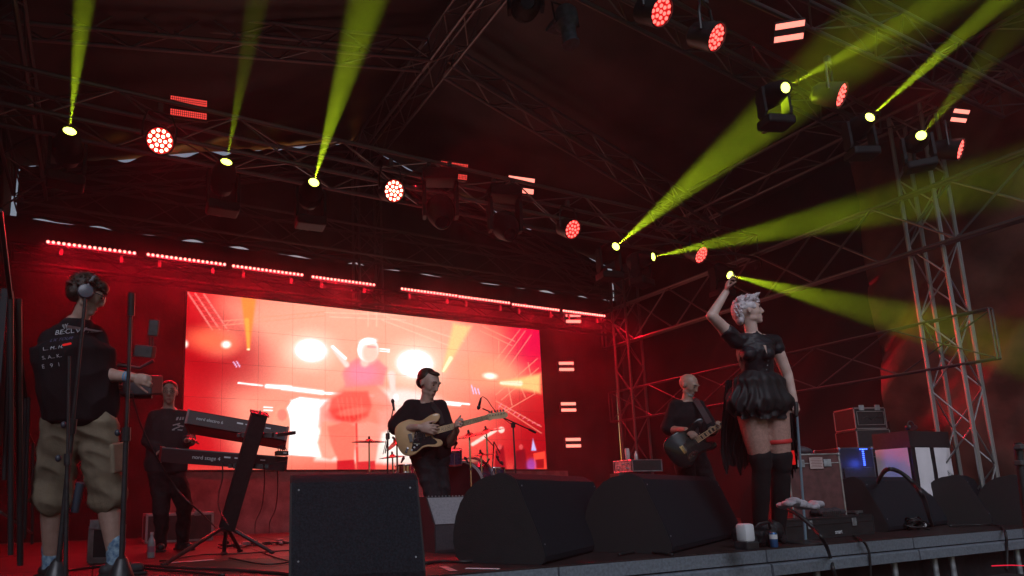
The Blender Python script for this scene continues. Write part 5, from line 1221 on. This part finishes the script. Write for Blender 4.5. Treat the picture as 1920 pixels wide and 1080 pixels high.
cable('camera_cable', [dep(247, 735, 4.1), dep(262, 790, 4.2), dep(290, 850, 4.3), dep(330, 915, 4.5), dep(380, 965, 4.7), on(430, 1010, Z=DECK+.02), on(520, 1046, Z=DECK+.01), on(600, 1060, Z=DECK+.01)], .006, 'long thin cable falling from the camera rig to the floor')
# ------------------------------------------------------------------ guitars
m_ash = mat('natural_ash', (.62, .38, .20), .3, 0, 3.5, .18, 0, coat=.5); m_pg = mat('black_pickguard', (.012, .012, .014), .12, spec=.7); m_maple = mat('maple_neck', (.66, .44, .25), .4, 0, 9, .12)
m_string = mat('string_steel', (.6, .6, .6), .25, 1)
ST = [(-.02, .135), (-.06, .158), (-.11, .160), (-.17, .150), (-.215, .118), (-.235, .065), (-.238, .0), (-.232, -.07), (-.205, -.128), (-.16, -.155), (-.11, -.157), (-.065, -.138), (-.02, -.118), (.03, -.118), (.075, -.132), (.115, -.142), (.150, -.136), (.163, -.112), (.150, -.085), (.115, -.066), (.095, -.045), (.090, .0), (.095, .035), (.125, .060), (.175, .085), (.200, .110), (.198, .138), (.170, .152), (.125, .150), (.075, .135), (.03, .122)]
def smooth_outline(P, n=3):
    out_ = []; K = len(P)
    for i in range(K):
        p0, p1, p2, p3 = [V(*P[(i+j-1) % K], 0) for j in range(4)]
        for k in range(n):
            t = k/n; q = .5*((2*p1)+(p2-p0)*t+(2*p0-5*p1+4*p2-p3)*t*t+(3*p1-p0-3*p2+p3)*t*t*t); out_.append((q.x, q.y))
    return out_
def guitar(name, label, body_c, neck_tip, d0, d1, body_m, pg_m, scale=1., bass=False, roll=0.):
    a = dep(*body_c, d0); b = dep(*neck_tip, d1); x = (b-a).normalized(); nrm = -(cF - x*cF.dot(x)).normalized(); nrm = Matrix.Rotation(roll, 3, x) @ nrm; y = nrm.cross(x)
    M = Matrix((x, y, nrm)).transposed(); root = thing(name, label, 'bass guitar' if bass else 'guitar', a, M); S = scale; L = (b-a).length
    o_ = smooth_outline([(p*S, q*S) for p, q in ST])
    bb_ = MB(); bb_.prism([(p*.97, q*.97) for p, q in o_], .018, .022); b2 = MB()
    rings = [(.955, -.022), (.99, -.016), (1, -.008), (1, .008), (.99, .016), (.955, .022)]; K = len(o_); P_ = []; F_ = []
    for s, z in rings: P_ += [(p*s, q*s, z) for p, q in o_]
    for k in range(len(rings)-1):
        for i in range(K): j = (i+1) % K; F_.append((k*K+i, k*K+j, (k+1)*K+j, (k+1)*K+i))
    F_ += [tuple(range(K-1, -1, -1)), tuple(range((len(rings)-1)*K, len(rings)*K))]
    MB().add(P_, F_).build('body', body_m, root, smooth=50)
    pg = [(.085, .03), (.11, .06), (.12, .09), (.08, .075), (.02, .055), (-.04, .05), (-.07, .0), (-.10, -.06), (-.12, -.115), (-.08, -.13), (-.02, -.10), (.03, -.098), (.09, -.112), (.12, -.10), (.105, -.07), (.085, -.045)]
    MB().prism(smooth_outline([(p*S, q*S) for p, q in pg], 2), .0222, .0245).build('pickguard', pg_m, root)
    for px_ in ((.055, .01, -.045) if not bass else (.03, -.06)): MB().box((px_*S, -.005, .027), (.016*S if not bass else .028, .085*S, .007), bev=.002).build('pickup', BLACKP if not bass else BLACKM, root)
    MB().box((-.10*S, -.003, .028), (.035*S, .075*S, .010), bev=.002).build('bridge', CHROME, root)
    if bass:
        MB().prism(smooth_outline([(-.06, -.065), (-.02, -.075), (.0, -.09), (-.04, -.105), (-.12, -.120), (-.135, -.10), (-.10, -.075)], 2), .0247, .0262).build('control_plate', CHROME, root)
        for k in range(4): MB().lathe([(.010, 0), (.009, .014)], (-.02-.030*k, -.082-.008*k, .0262), n=10).build('knob', BLACKM, root)
    else:
        for k in range(3): MB().lathe([(.0085, 0), (.0075, .012)], (-.06-.028*k, -.075-.016*k, .0246), n=10).build('knob', WHITEP, root)
        MB().path([V(-.10, -.03, .03), V(-.08, -.06, .04), V(-.03, -.075, .045)], .003, 6).build('tremolo_arm', CHROME, root)
        MB().box((-.16, -.10, .024), (.05, .02, .006), Matrix.Rotation(.9, 3, 'Z'), .002).build('jack_plate', CHROME, root)
    n0 = .055*S; hs_ = L-.16
    MB().prism([(n0, -.028), (hs_, -.021), (hs_, .021), (n0, .028)], .018, .034).build('neck', m_maple, root)
    MB().prism([(n0-.02, -.028), (hs_, -.0205), (hs_, .0205), (n0-.02, .028)], .0342, .0375).build('fingerboard', m_maple, root)
    for k in range(20):
        xx = hs_-(hs_+.11*S)*(1-2**(-k/12)); 
        if xx > n0-.015: MB().box((xx, 0, .0382), (.0025, .043, .0014)).build('fret', CHROME, root)
    for k in (3, 5, 7, 9, 12, 15):
        xx = hs_-(hs_+.11*S)*(1-2**(-(k-.5)/12))
        if bass: MB().box((xx, 0, .0381), (.016, .034, .001)).build('inlay', BLACKP, root)
        else: MB().lathe([(.0035, 0), (.003, .001)], (xx, 0, .0378), n=8).build('inlay', BLACKP, root)
    hd_ = [(hs_, -.021), (hs_+.02, -.034), (hs_+.05, -.028), (hs_+.14, -.045), (hs_+.175, -.040), (hs_+.185, -.015), (hs_+.165, .010), (hs_+.03, .028), (hs_, .021)]
    MB().prism(hd_, .018, .032).build('headstock', m_maple, root)
    for k in range(6 if not bass else 4):
        xx = hs_+.035+.024*k*(1.4 if bass else 1); MB().lathe([(.005, 0), (.005, .012)], (xx, .008-.002*k, .032), n=8).build('tuner_post', CHROME, root); MB().tube((xx, .03-.004*k, .024), (xx, .05-.004*k, .024), .005, .007, 6).build('tuner_peg', CHROME, root)
    for k in range(6 if not bass else 5):
        yy = -.016+.0064*k if not bass else -.016+.008*k; MB().tube((-.10*S, yy*1.3, .036), (hs_+.02, yy, .040), .0009 if not bass else .0014, n=4, caps=False).build('string', m_string, root)
    return root, M
g1, GMt = guitar('electric_guitar', 'natural pale wood electric guitar with black pickguard played by the guitarist', (791, 815), (946, 774), 5.69, 5.60, m_ash, m_pg, .98)
# straps: flat webbing
def strap(pts, w, label, m):
    pts = [Vector(p) for p in pts]; P_ = []; F_ = []; K = len(pts)
    for k in range(K):
        t = (pts[min(k+1, K-1)]-pts[max(k-1, 0)]).normalized(); s_ = t.cross(cF).normalized(); n_ = s_.cross(t)
        for a, b in ((-1, -1), (1, -1), (1, 1), (-1, 1)): P_.append(pts[k]+s_*a*w/2+n_*b*.002)
    for k in range(K-1):
        for i in range(4): j = (i+1) % 4; F_.append((4*k+i, 4*k+j, 4*k+4+j, 4*k+4+i))
    o = MB().add(P_, F_).build('guitar_strap', m, None); tag(o, label, 'guitar strap')
strap([dep(798, 755, 5.95), dep(812, 760, 5.80), dep(824, 775, 5.74), dep(829, 795, 5.70)], .05, 'black strap of the pale wooden guitar', mat('strap_web', (.03, .03, .032), .7))
g2, GMb = guitar('bass_guitar', 'black bass guitar with maple neck and chrome control plate', (1298, 831), (1388, 772), 6.5, 6.45, mat('black_lacquer', (.008, .008, .009), .22, 0, spec=.4, coat=.2), mat('black_guard', (.015, .015, .016), .3), 1.12, True)
strap([dep(1297, 747, 6.84), dep(1305, 751, 6.70), dep(1314, 765, 6.63), dep(1324, 782, 6.57), dep(1330, 793, 6.52)], .055, 'dark shoulder strap of the black bass guitar', mat('strap_leather', (.06, .05, .055), .5))

# ------------------------------------------------------------------ drum kit on a riser
dD = 8.6; sD = FL/dD; kc = dep(866, 912, dD)
RZ = DECK+.30
rs = thing('drum_riser', 'black drum riser under the drum kit', 'riser', V(kc.x-.2, kc.y+.7, DECK))
MB().box((0, 0, .15), (2.6, 1.7, .30), bev=.005).build('platform', BLACKM, rs)
kit = thing('drum_kit', 'dark drum kit with bass drum and blue sparkle tom behind the guitarist', 'drum kit', V(kc.x, kc.y, RZ))
kd = -cF; m_shell = mat('blue_sparkle_shell', (.05, .06, .14), .2, .3, 60, .5, coat=.6); m_hoop = mat('red_wood_hoop', (.28, .03, .03), .35); m_headb = mat('dark_drum_head', (.030, .012, .016), .3)
kr = 45/sD; kz = RZ+kr+.01; kq = V(kc.x, kc.y, kz)
M_ = frame(kd)
MB().lathe([(kr*.97, -.40), (kr*.97, 0)], kq, M_, 32).build('bass_drum_shell', m_shell, kit, world=True, smooth=40)
for zz in (-.41, -.005): MB().lathe([(kr*.98, 0), (kr*1.03, .002), (kr*1.03, .034), (kr*.95, .036)], kq+M_ @ V(0, 0, zz), M_, 36, caps=False).build('bass_drum_hoop', mat('pale_hoop', (.5, .45, .46), .35), kit, world=True, smooth=40)
MB().lathe([(kr*.955, .012), (kr*.94, .015)], kq, M_, 32).build('bass_drum_head', m_headb, kit, world=True)
for k in range(8):
    a_ = k*math.pi/4+.3; q = kq+M_ @ V(kr*1.02*math.cos(a_), kr*1.02*math.sin(a_), -.04); MB().tube(q, q+M_ @ V(0, 0, .07), .006, n=6).build('tension_claw', CHROME, kit, world=True)
for s in (-1, 1):
    q = kq+cR*s*kr*.9+V(0, 0, -kr*.3); MB().tube(q, V(q.x, q.y, RZ)+cR*s*.12+cF*-.05, .008, n=6).build('spur', CHROME, kit, world=True)
def drum(nm, px, py, d_, wpx, hpx, tilt=0., m=m_shell, hoop=CHROME, bottom_hoop=None):
    s_ = FL/d_; c_ = dep(px, py, d_); Mt = Matrix.Rotation(tilt, 3, cR)
    MB().lathe([(wpx/2/s_, -hpx/2/s_), (wpx/2/s_, hpx/2/s_)], c_, Mt, 28).build(nm+'_shell', m, kit, world=True, smooth=40)
    for s in (-1, 1): MB().lathe([(wpx/2/s_*1.04, -.012), (wpx/2/s_*1.06, 0), (wpx/2/s_*1.04, .012)], c_+Mt @ V(0, 0, s*hpx/2/s_), Mt, 28, caps=False).build('hoop', (bottom_hoop or hoop) if s < 0 else hoop, kit, world=True, smooth=60)
    for k in range(6):
        a_ = k*math.pi/3+.2; q = c_+Mt @ V(wpx/2/s_*1.03*math.cos(a_), wpx/2/s_*1.03*math.sin(a_), 0); MB().tube(q-Mt @ V(0, 0, hpx/2/s_), q+Mt @ V(0, 0, hpx/2/s_), .006, n=6).build('lug', CHROME, kit, world=True)
    MB().lathe([(wpx/2/s_*.99, 0), (wpx/2/s_*.98, .002)], c_+Mt @ V(0, 0, hpx/2/s_+.004), Mt, 24).build('drum_head', mat('coated_head', (.5, .48, .48), .6), kit, world=True)
drum('tom', 849, 857, 8.5, 34, 26, .25, bottom_hoop=m_hoop)
drum('snare', 760, 880, 9.0, 38, 14, 0, CHROME)
drum('floor_tom', 925, 902, 9.0, 44, 46, 0)
def cymbal(px, py, d_, wpx, tilt, tz, stand=True, foot=None, lab=None):
    s_ = FL/d_; c_ = dep(px, py, d_); r_ = wpx*1.15/2/s_; n_ = V(0, 0, 1)+cR*tilt+cF*tz; Mt = frame(n_, (0, 1, 0)); Mt = frame(n_)
    root = thing('cymbal', lab, 'cymbal', c_)
    MB().lathe([(r_, 0), (r_*.98, .003), (r_*.6, .014), (r_*.22, .022), (r_*.16, .040), (r_*.05, .046), (r_*.04, .042), (r_*.15, .036), (r_*.2, .018), (r_*.6, .010)], M=Mt, n=36, caps=False).build('plate', m_cym, root, smooth=60)
    MB().lathe([(.010, .03), (.016, .04), (.016, .07), (.008, .085)], M=Mt, n=10).build('felt_nut', BLACKM, root, smooth=50)
    f_ = V(c_.x, c_.y, RZ) if foot is None else foot
    MB().tube(V(0, 0, .02), f_-c_+V(0, 0, .25), .011, .016, 8).build('stand_pole', CHROME, root)
    MB().box((f_-c_)*.45, (.04, .03, .035), bev=.005).build('wing_clamp', ALU_DK, root)
    for k in range(3): an = .4+k*2.09; MB().tube(f_-c_+V(0, 0, .28), f_-c_+V(.22*math.cos(an), .22*math.sin(an), .01), .007, n=6).build('leg', CHROME, root)
    return root
m_cym = mat('bronze_cymbal', (.16, .07, .045), .5, .6, 12, .25)
cymbal(692, 829, 9.1, 58, .04, -.05, lab='flat cymbal standing alone left of the microphone stand')
cymbal(736, 858, 8.9, 46, -.06, -.05, lab='low cymbal half hidden behind the guitar body')
cymbal(744, 828, 8.3, 46, -.7, -.35, lab='steeply tipped cymbal peeking out left of the guitar body')
cymbal(880, 818, 8.4, 66, -.10, -.16, lab='large crash cymbal just right of the guitar body')
cymbal(912, 810, 9.1, 60, -.12, -.12, lab='second crash cymbal behind the large one, under the guitar neck')
cymbal(902, 855, 8.6, 50, -.08, -.08, lab='small flat cymbal low beside the blue tom')
# rack arms and little drum microphones
rk2 = thing('drum_hardware', 'chrome boom arms and small microphones over the right of the drum kit', 'drum hardware', V(*dep(922, 900, 8.7)))
for a_, b_, r_, m_ in (((926, 828), (921, 925), .010, CHROME), ((908, 818), (927, 838), .006, BLACKM), ((926, 828), (938, 850), .006, BLACKM), ((902, 884), (918, 860), .010, BLACKM), ((938, 870), (930, 845), .007, BLACKM), ((898, 905), (925, 900), .008, CHROME), ((898, 915), (915, 890), .008, CHROME), ((905, 925), (900, 948), .008, CHROME), ((922, 900), (930, 948), .008, CHROME)):
    MB().tube(dep(*a_, 8.7), dep(*b_, 8.7), r_, n=6).build('boom_arm', m_, rk2, world=True)
for a_, b_ in (((851, 842), (856, 830)), ((935, 865), (932, 855)), ((878, 868), (872, 858)), ((943, 872), (940, 866)), ((752, 868), (757, 858))):
    m_ = MB(); mic(m_, dep(*a_, 8.4), dep(*b_, 8.4), .018); m_.build('drum_microphone', BLACKP, rk2, world=True, smooth=180)

# ------------------------------------------------------------------ clutter along the front edge at the right
m_bx = mat('black_road_case', (.016, .015, .017), .6, 0, 15, .3, .3, 120)
Y1 = 3.72
bA = on(1476, 1017, Z=DECK); bB = on(1642, 1001, Z=DECK); x_ = (bB-bA).normalized(); wB = (bB-bA).length
bx2, M = flight_case('low black box with small white lettering at the stage edge', bA.lerp(bB, .5)+V(0, .0, 0), x_, wB, .18, .19, m_bx, BLACKM, name='equipment_box', cat='box', balls=False, lid=.3)
text('lettering', 'smart', .055, (0, 0, 0), Matrix((V(1, 0, 0), V(0, 0, 1), V(0, -1, 0))).transposed(), m_lt, bx2).location = (.02, -.0035, .035)
tw_ = thing('towel', 'crumpled white towel lying on the low black box', 'towel', dep(1487, 942, 4.75))
tb_ = MB(); r_ = random.Random(8); q = dep(1495, 948, 4.75)
for k in range(7): tb_.ell(q+cR*(-.10+.04*k)+V(0, 0, r_.uniform(-.015, .035))+cF*r_.uniform(-.03, .03), (.045, .05, r_.uniform(.015, .04)), n=10, k=7)
place(remesh(tb_, .008, 2, .012, (14, 14, 14), 2), 'cloth', mat('white_towel_cloth', (.36, .33, .36), .9, 0, 20, .2, .4, 90), tw_)
cp = thing('power_adapter', 'white power adapter standing beside the third floor monitor', 'adapter', on(1398, 1004, Z=DECK+.13)); 
hb_ = MB().box((0, 0, .02), (.10, .09, .13), bev=.02).build('body', mat('white_plastic', (.6, .6, .62), .4), cp, smooth=40)
MB().box((0, 0, -.07), (.13, .11, .06), bev=.01).build('lower_block', BLACKP, cp)
cn = thing('drinks_can', 'blue labelled can standing beside the white adapter', 'can', on(1452, 1026, Z=DECK)); MB().lathe([(.026, 0), (.030, .008), (.030, .105), (.024, .115)], n=16).build('can_body', mat('blue_can', (.04, .12, .30), .3, .4), cn, smooth=40); MB().lathe([(.0305, .065), (.0305, .10)], n=16, caps=False).build('can_label', WHITEP, cn)
MB().lathe([(.024, .1155), (.023, .117)], n=16).build('can_lid', ALU, cn)
# stage box rack with silver edges and plugs
sA = on(1618, 998, Z=DECK); sB = on(1698, 992, Z=DECK); sr, M = flight_case('silver edged stage box full of coloured plugs', sA.lerp(sB, .5)+V(0, .03, 0), (sB-sA).normalized(), (sB-sA).length, .34, .215, m_bx, ALU, name='stage_box', cat='stage box', balls=False, lid=.001, er=.02)
MB().box((-.02, -.012, .10), (.17, .02, .14), bev=.01).build('recessed_handle', STEEL, sr); MB().box((-.02, -.020, .10), (.12, .01, .09), bev=.006).build('handle_pit', BLACKP, sr)
for k, (cc, nm) in enumerate((((.7, .1, .05), 'red'), ((.7, .5, .05), 'yellow'), ((.1, .4, .6), 'teal'), ((.6, .6, .62), 'white'), ((.1, .5, .12), 'green'), ((.6, .6, .62), 'white'), ((.7, .1, .05), 'red'))):
    p0 = V(-.15+.045*k, .08, .215); r_ = random.Random(k+30)
    cb2 = MB(); cb2.path([p0, p0+V(.0, -.02, .07), p0+V(r_.uniform(-.06, .06), -.05, .09), p0+V(r_.uniform(-.12, .10), -.08, .04)], .006, 6); cb2.build('plug_lead', mat(nm+'_lead_'+str(k), cc, .5), sr, smooth=180)
# row of connectors standing on the black box
for k in range(10): MB().tube((.05+.035*k, .10, .19), (.05+.035*k, .10, .235), .010, n=8).build('connector', BLACKP, bx2)
rf = thing('shoulder_bag', 'dark folded bag on the far end of the low black box', 'bag', on(1560, 966, Z=DECK+.19)); fb_ = MB()
for k in range(5): fb_.ell(V(-.14+.07*k, .04, .03+.01*(k % 2)), (.07, .09, .035), n=10, k=7)
me_ = remesh(fb_, .009, 2, .01, (12, 12, 12), 4); me_.materials.append(mat('dark_bag_cloth', (.04, .03, .035), .8)); o = bpy.data.objects.new('bag_cloth', me_); C.objects.link(o); o.parent = rf
# cables
cable('thick_cable', [on(1646, 905, Y=4.2), dep(1660, 882, 5.2), dep(1685, 884, 5.1), dep(1712, 906, 5.0), dep(1732, 935, 4.95), on(1742, 968, Y=3.9), on(1748, 985, Z=DECK+.02)], .017, 'thick black cable arching over the grey floor monitor')
cable('edge_cable', [dep(1478, 955, 4.6), dep(1500, 968, 4.5), dep(1525, 990, 4.42), dep(1545, 1015, 4.36), on(1556, 1042, Y=YF-.07), on(1562, 1066, Y=YF-.08), on(1572, 1100, Y=YF-.06)], .014, 'black cable running from the low box down over the stage edge')
cable('edge_cable', [on(1600, 1004, Z=DECK+.01), on(1615, 1012, Z=DECK+.015), on(1625, 1024, Y=YF-.07), on(1631, 1046, Y=YF-.075), on(1633, 1100, Y=YF-.05)], .010, 'thinner cable dropping over the edge right of the lettering')
cable('edge_cable', [on(1780, 986, Z=DECK+.02), on(1830, 984, Z=DECK+.02), on(1870, 985, Z=DECK+.02), on(1884, 996, Y=YF-.07), on(1888, 1030, Y=YF-.07), on(1888, 1070, Y=YF-.06)], .012, 'black cable hooking over the edge below the orange label')
cl_ = thing('cable_coil', 'tangled heap of black cable beside the grey floor monitor', 'cable coil', on(1718, 994, Z=DECK)); r_ = random.Random(2)
for k in range(9):
    rr = r_.uniform(.06, .13); z_ = .015+.012*k; cx_, cy_ = r_.uniform(-.05, .05), r_.uniform(0, .06)
    MB().path([V(cx_+rr*math.cos(t), cy_+rr*.7*math.sin(t), z_+.02*math.sin(t*2+k)) for t in [i*.5 for i in range(14)]], .009, 6).build('cable_loop', CABLE, cl_, smooth=180)
MB().lathe([(.024, -.01), (.028, 0), (.024, .01)], (.10, -.03, .05), frame((1, -.5, 0)), 16, caps=False).build('white_ring', WHITEP, cl_)
# red box with orange label under the farthest monitor
rA = on(1852, 978, Z=DECK); rB = on(1925, 974, Z=DECK); rb_, M = flight_case('dull red box with an orange sticker near the right edge', rA.lerp(rB, .5)+V(0, -.02, 0), (rB-rA).normalized(), (rB-rA).length, .2, .10, mat('dull_red_box', (.16, .03, .025), .6, 0, 15, .3), m_bx, name='utility_box', cat='box', balls=False, lid=.001)
MB().box((-(rB-rA).length*.36, -.004, .045), (.07, .003, .075), Matrix.Rotation(-.05, 3, 'Y')).build('orange_sticker', mat('orange_sticker', (.95, .20, .02), .6), rb_)
MB().path([V(-(rB-rA).length*.36-.02, -.0065, .03), V(-(rB-rA).length*.36, -.0065, .065), V(-(rB-rA).length*.36+.015, -.0065, .03), V(-(rB-rA).length*.36+.0, -.0065, .045)], .003, 4).build('sticker_mark', BLACKP, rb_)
sp_ = thing('tall_stand', 'dark pole with clamps cut by the right edge of the picture', 'light stand', at_depth(1908, 3.9, DECK))
MB().tube(at_depth(1908, 3.9, DECK), dep(1908, 830, 3.9), .020, n=10).build('pole', BLACKM, sp_, world=True, smooth=50)
for yy in (838, 868): MB().box(dep(1913, yy, 3.88), (.07, .04, .03), bev=.006).build('clamp', ALU_DK, sp_, world=True)
# dark flight of crew gear below the edge at the lower right with red light on its rim put in as emission
hm_ = thing('case_lid', 'dark curved case lid below the stage edge with red light painted along its thin rim', 'case', on(1880, 1085, Y=2.9))
P_ = []; F_ = []; c0_ = on(1880, 1100, Y=2.9)
MB().box(V(0, 0, -.09), (1.5, .5, .22), bev=.06).build('lid', m_bx, hm_, smooth=40); hm_.location = (c0_.x, 2.95, c0_.z+.02)
MB().path([on(1860+i*12, 1061-(.6*i if i < 3 else 1.8)+.15*i*i*.4, Y=2.68) for i in range(7)], .004, 6).build('red_light_on_rim', emat('red_rim_glow', (1, .02, .06), .9), hm_, world=True)

# ------------------------------------------------------------------ left side: frames, case, bottle, cables
m_rimr = mat('dark_steel_frame', (.035, .03, .032), .3, .4)
fr_ = thing('steel_frame', 'dark steel frame rack with red lit tubes at the left edge', 'frame rack', on(15, 1075, Z=DECK))
for a_, b_, da, db, r_ in (((0, 395), (20, 560), 3.0, 3.4, .012), ((20, 560), (8, 900), 3.4, 3.4, .012), ((20, 545), (48, 745), 3.4, 4.0, .012), ((48, 745), (40, 1000), 4.0, 4.0, .011), ((54, 745), (46, 1010), 4.0, 4.0, .010), ((62, 830), (60, 1020), 4.5, 4.5, .010),
                       ((20, 560), (20, 1040), 3.4, 3.4, .014), ((0, 700), (62, 830), 3.4, 4.5, .008), ((0, 960), (60, 1000), 3.4, 4.5, .008), ((35, 560), (38, 1060), 3.5, 3.5, .016)):
    MB().tube(dep(*a_, da), dep(*b_, db), r_, n=8).build('tube', m_rimr, fr_, world=True, smooth=60)
MB().box(dep(3, 690, 3.45), (.03, .25, .80)).build('side_sheet', mat('dark_blue_sheet', (.008, .009, .014), .7), fr_, world=True)
sA = on(150, 1062, Z=DECK); wc, M = flight_case('open silver case standing on the floor between the legs of the camera operator', on(185, 1056, Z=DECK), (cR.x, cR.y), .20, .25, .31, m_bx, ALU, name='silver_case', cat='case', balls=False, lid=.001, er=.045)
fb2 = on(340, 1030, Z=DECK); d_ = (CM.transposed() @ (fb2-EYE)).z; dK = 8.2; sK = FL/dK; cK = at_depth(341, dK, DECK)
fK, M = flight_case('large road case with pale outline behind the keyboard player', cK, (1, .0), 122/sK*.98, .6, dep(341, 962, dK).z-DECK, mat('red_black_laminate', (.06, .04, .045), .6, 0, 8, .3), mat('pale_trim', (.50, .42, .44), .5, .3), cat='road case', name='road_case', balls=False, lid=.001, er=.028)
bt_ = thing('water_bottle', 'small plastic water bottle on the floor by the keyboard player', 'bottle', on(283, 1046, Z=DECK)); m_pet = mat('clear_plastic', (.5, .5, .55), .12, 0, spec=.7)
MB().lathe([(.030, 0), (.033, .01), (.033, .12), (.028, .15), (.013, .18), (.013, .20)], n=16).build('bottle_body', m_pet, bt_, smooth=50); MB().lathe([(.0335, .05), (.0335, .10)], n=16, caps=False).build('paper_label', mat('pink_label', (.5, .2, .3), .6), bt_); MB().lathe([(.014, .20), (.014, .22)], n=12).build('cap', WHITEP, bt_)
# cables on the floor at the left
for k, (pts, r_, lab) in enumerate((
    ([(90, 1075), (200, 1062), (330, 1070), (420, 1078)], .010, 'black floor cable crossing the lower left corner'),
    ([(240, 1058), (330, 1064), (415, 1067), (520, 1074), (560, 1080)], .012, 'thick floor cable running towards the nearest monitor'),
    ([(300, 1052), (380, 1040), (450, 1038), (540, 1032), (600, 1030)], .007, 'thin floor cable behind the keyboard stand legs'),
    ([(430, 1046), (500, 1058), (560, 1050)], .007, 'thin floor cable in front of the keyboard stand legs'),
    ([(798, 1056), (830, 1052), (870, 1053), (905, 1050)], .012, 'black floor cable between the two nearest monitors'),
    ([(1160, 1040), (1200, 1034), (1262, 1040)], .010, 'black floor cable between second and third monitors'))):
    cable('floor_cable', [on(x, y, Z=DECK+.012) for x, y in pts], r_, lab)
for k, (a_, b_, lab) in enumerate(((dep(452, 862, 5.8), on(445, 990, Z=DECK+.02), 'cable hanging right of the stand column to the floor'), (dep(496, 862, 6.0), on(478, 1000, Z=DECK+.02), 'cable hanging from the end of the lower keyboard'), (dep(417, 870, 5.8), on(428, 985, Z=DECK+.3), 'cable drooping left of the stand column'), (dep(520, 868, 6.0), on(505, 1000, Z=DECK+.02), 'outermost cable hanging from the lower keyboard'))):
    mid = a_.lerp(b_, .55)+cR*(.04 if k % 2 else -.05); cable('hanging_cable', [a_, a_.lerp(mid, .5)+cR*.015, mid, mid.lerp(b_, .5)-cR*.03, b_], .006, lab)
jb = MB(); r_ = random.Random(77)
plug = thing('plug_heap', 'heap of small plugs and adapters on the floor behind the keyboard stand', 'plug heap', on(500, 1024, Z=DECK))
for k in range(16): MB().box((r_.uniform(-.45, .30), r_.uniform(-.1, .2), r_.uniform(.02, .05)), (r_.uniform(.03, .08), .04, r_.uniform(.02, .04)), Matrix.Rotation(r_.uniform(0, 3), 3, 'Z'), .006).build('plug', BLACKP if k % 4 else mat('grey_plug_%d' % k, (.35, .3, .32), .5), plug)
for k in range(7):
    cx_ = r_.uniform(-.4, .25); rr = r_.uniform(.05, .11); MB().path([V(cx_+rr*math.cos(t), .05+rr*.8*math.sin(t), .015+.02*math.sin(t+k)) for t in [i*.55 for i in range(12)]], .007, 5).build('lead', CABLE, plug, smooth=180)

# bits of tape and paper lying on the deck
for k, (x, y, w_, l_, m_, nm, lab) in enumerate(((1462, 1008, .10, .14, WHITEP, 'paper_sheet', 'small sheet of paper on the deck beside the third floor monitor'), (840, 1066, .05, .30, mat('pink_tape', (.45, .25, .25), .6), 'tape_strip', 'strip of pale tape on the deck between the two nearest monitors'),
        (905, 1066, .05, .22, WHITEP, 'tape_strip', 'short white tape mark at the foot of the second floor monitor'), (360, 1052, .05, .35, WHITEP, 'tape_strip', 'white tape strip on the deck under the keyboard stand leg'))):
    p_ = on(x, y, Z=DECK+.004); o = MB().box((0, 0, 0), (l_, w_, .0012), Matrix.Rotation(.3+k, 3, 'Z')).build(nm, m_); o.location = p_; tag(o, lab, 'paper' if 'paper' in nm else 'tape')

# soft black equipment bag in front of the boots
q = on(1432, 1026, Z=DECK); sb_ = thing('equipment_bag', 'slumped black equipment bag lying at the feet of the singer by the stage edge', 'bag', q); fb_ = MB(); r_ = random.Random(6)
for k in range(9): fb_.ell(V(-.17+.045*k, .05+r_.uniform(-.02, .02), .07+r_.uniform(-.01, .05)), (.06, .07, .08+r_.uniform(-.02, .02)), n=10, k=7)
me_ = remesh(fb_, .010, 2, .016, (10, 10, 10), 7); me_.materials.append(mat('black_bag_nylon', (.010, .010, .012), .55, 0, 10, .3, .4, 70, spec=.3)); o = bpy.data.objects.new('bag_cloth', me_); C.objects.link(o); o.parent = sb_
MB().path([V(-.12, .0, .13), V(-.08, -.04, .19), V(.02, -.05, .20), V(.10, .0, .14)], .010, 6).build('carry_handle', CABLE, sb_, smooth=180)
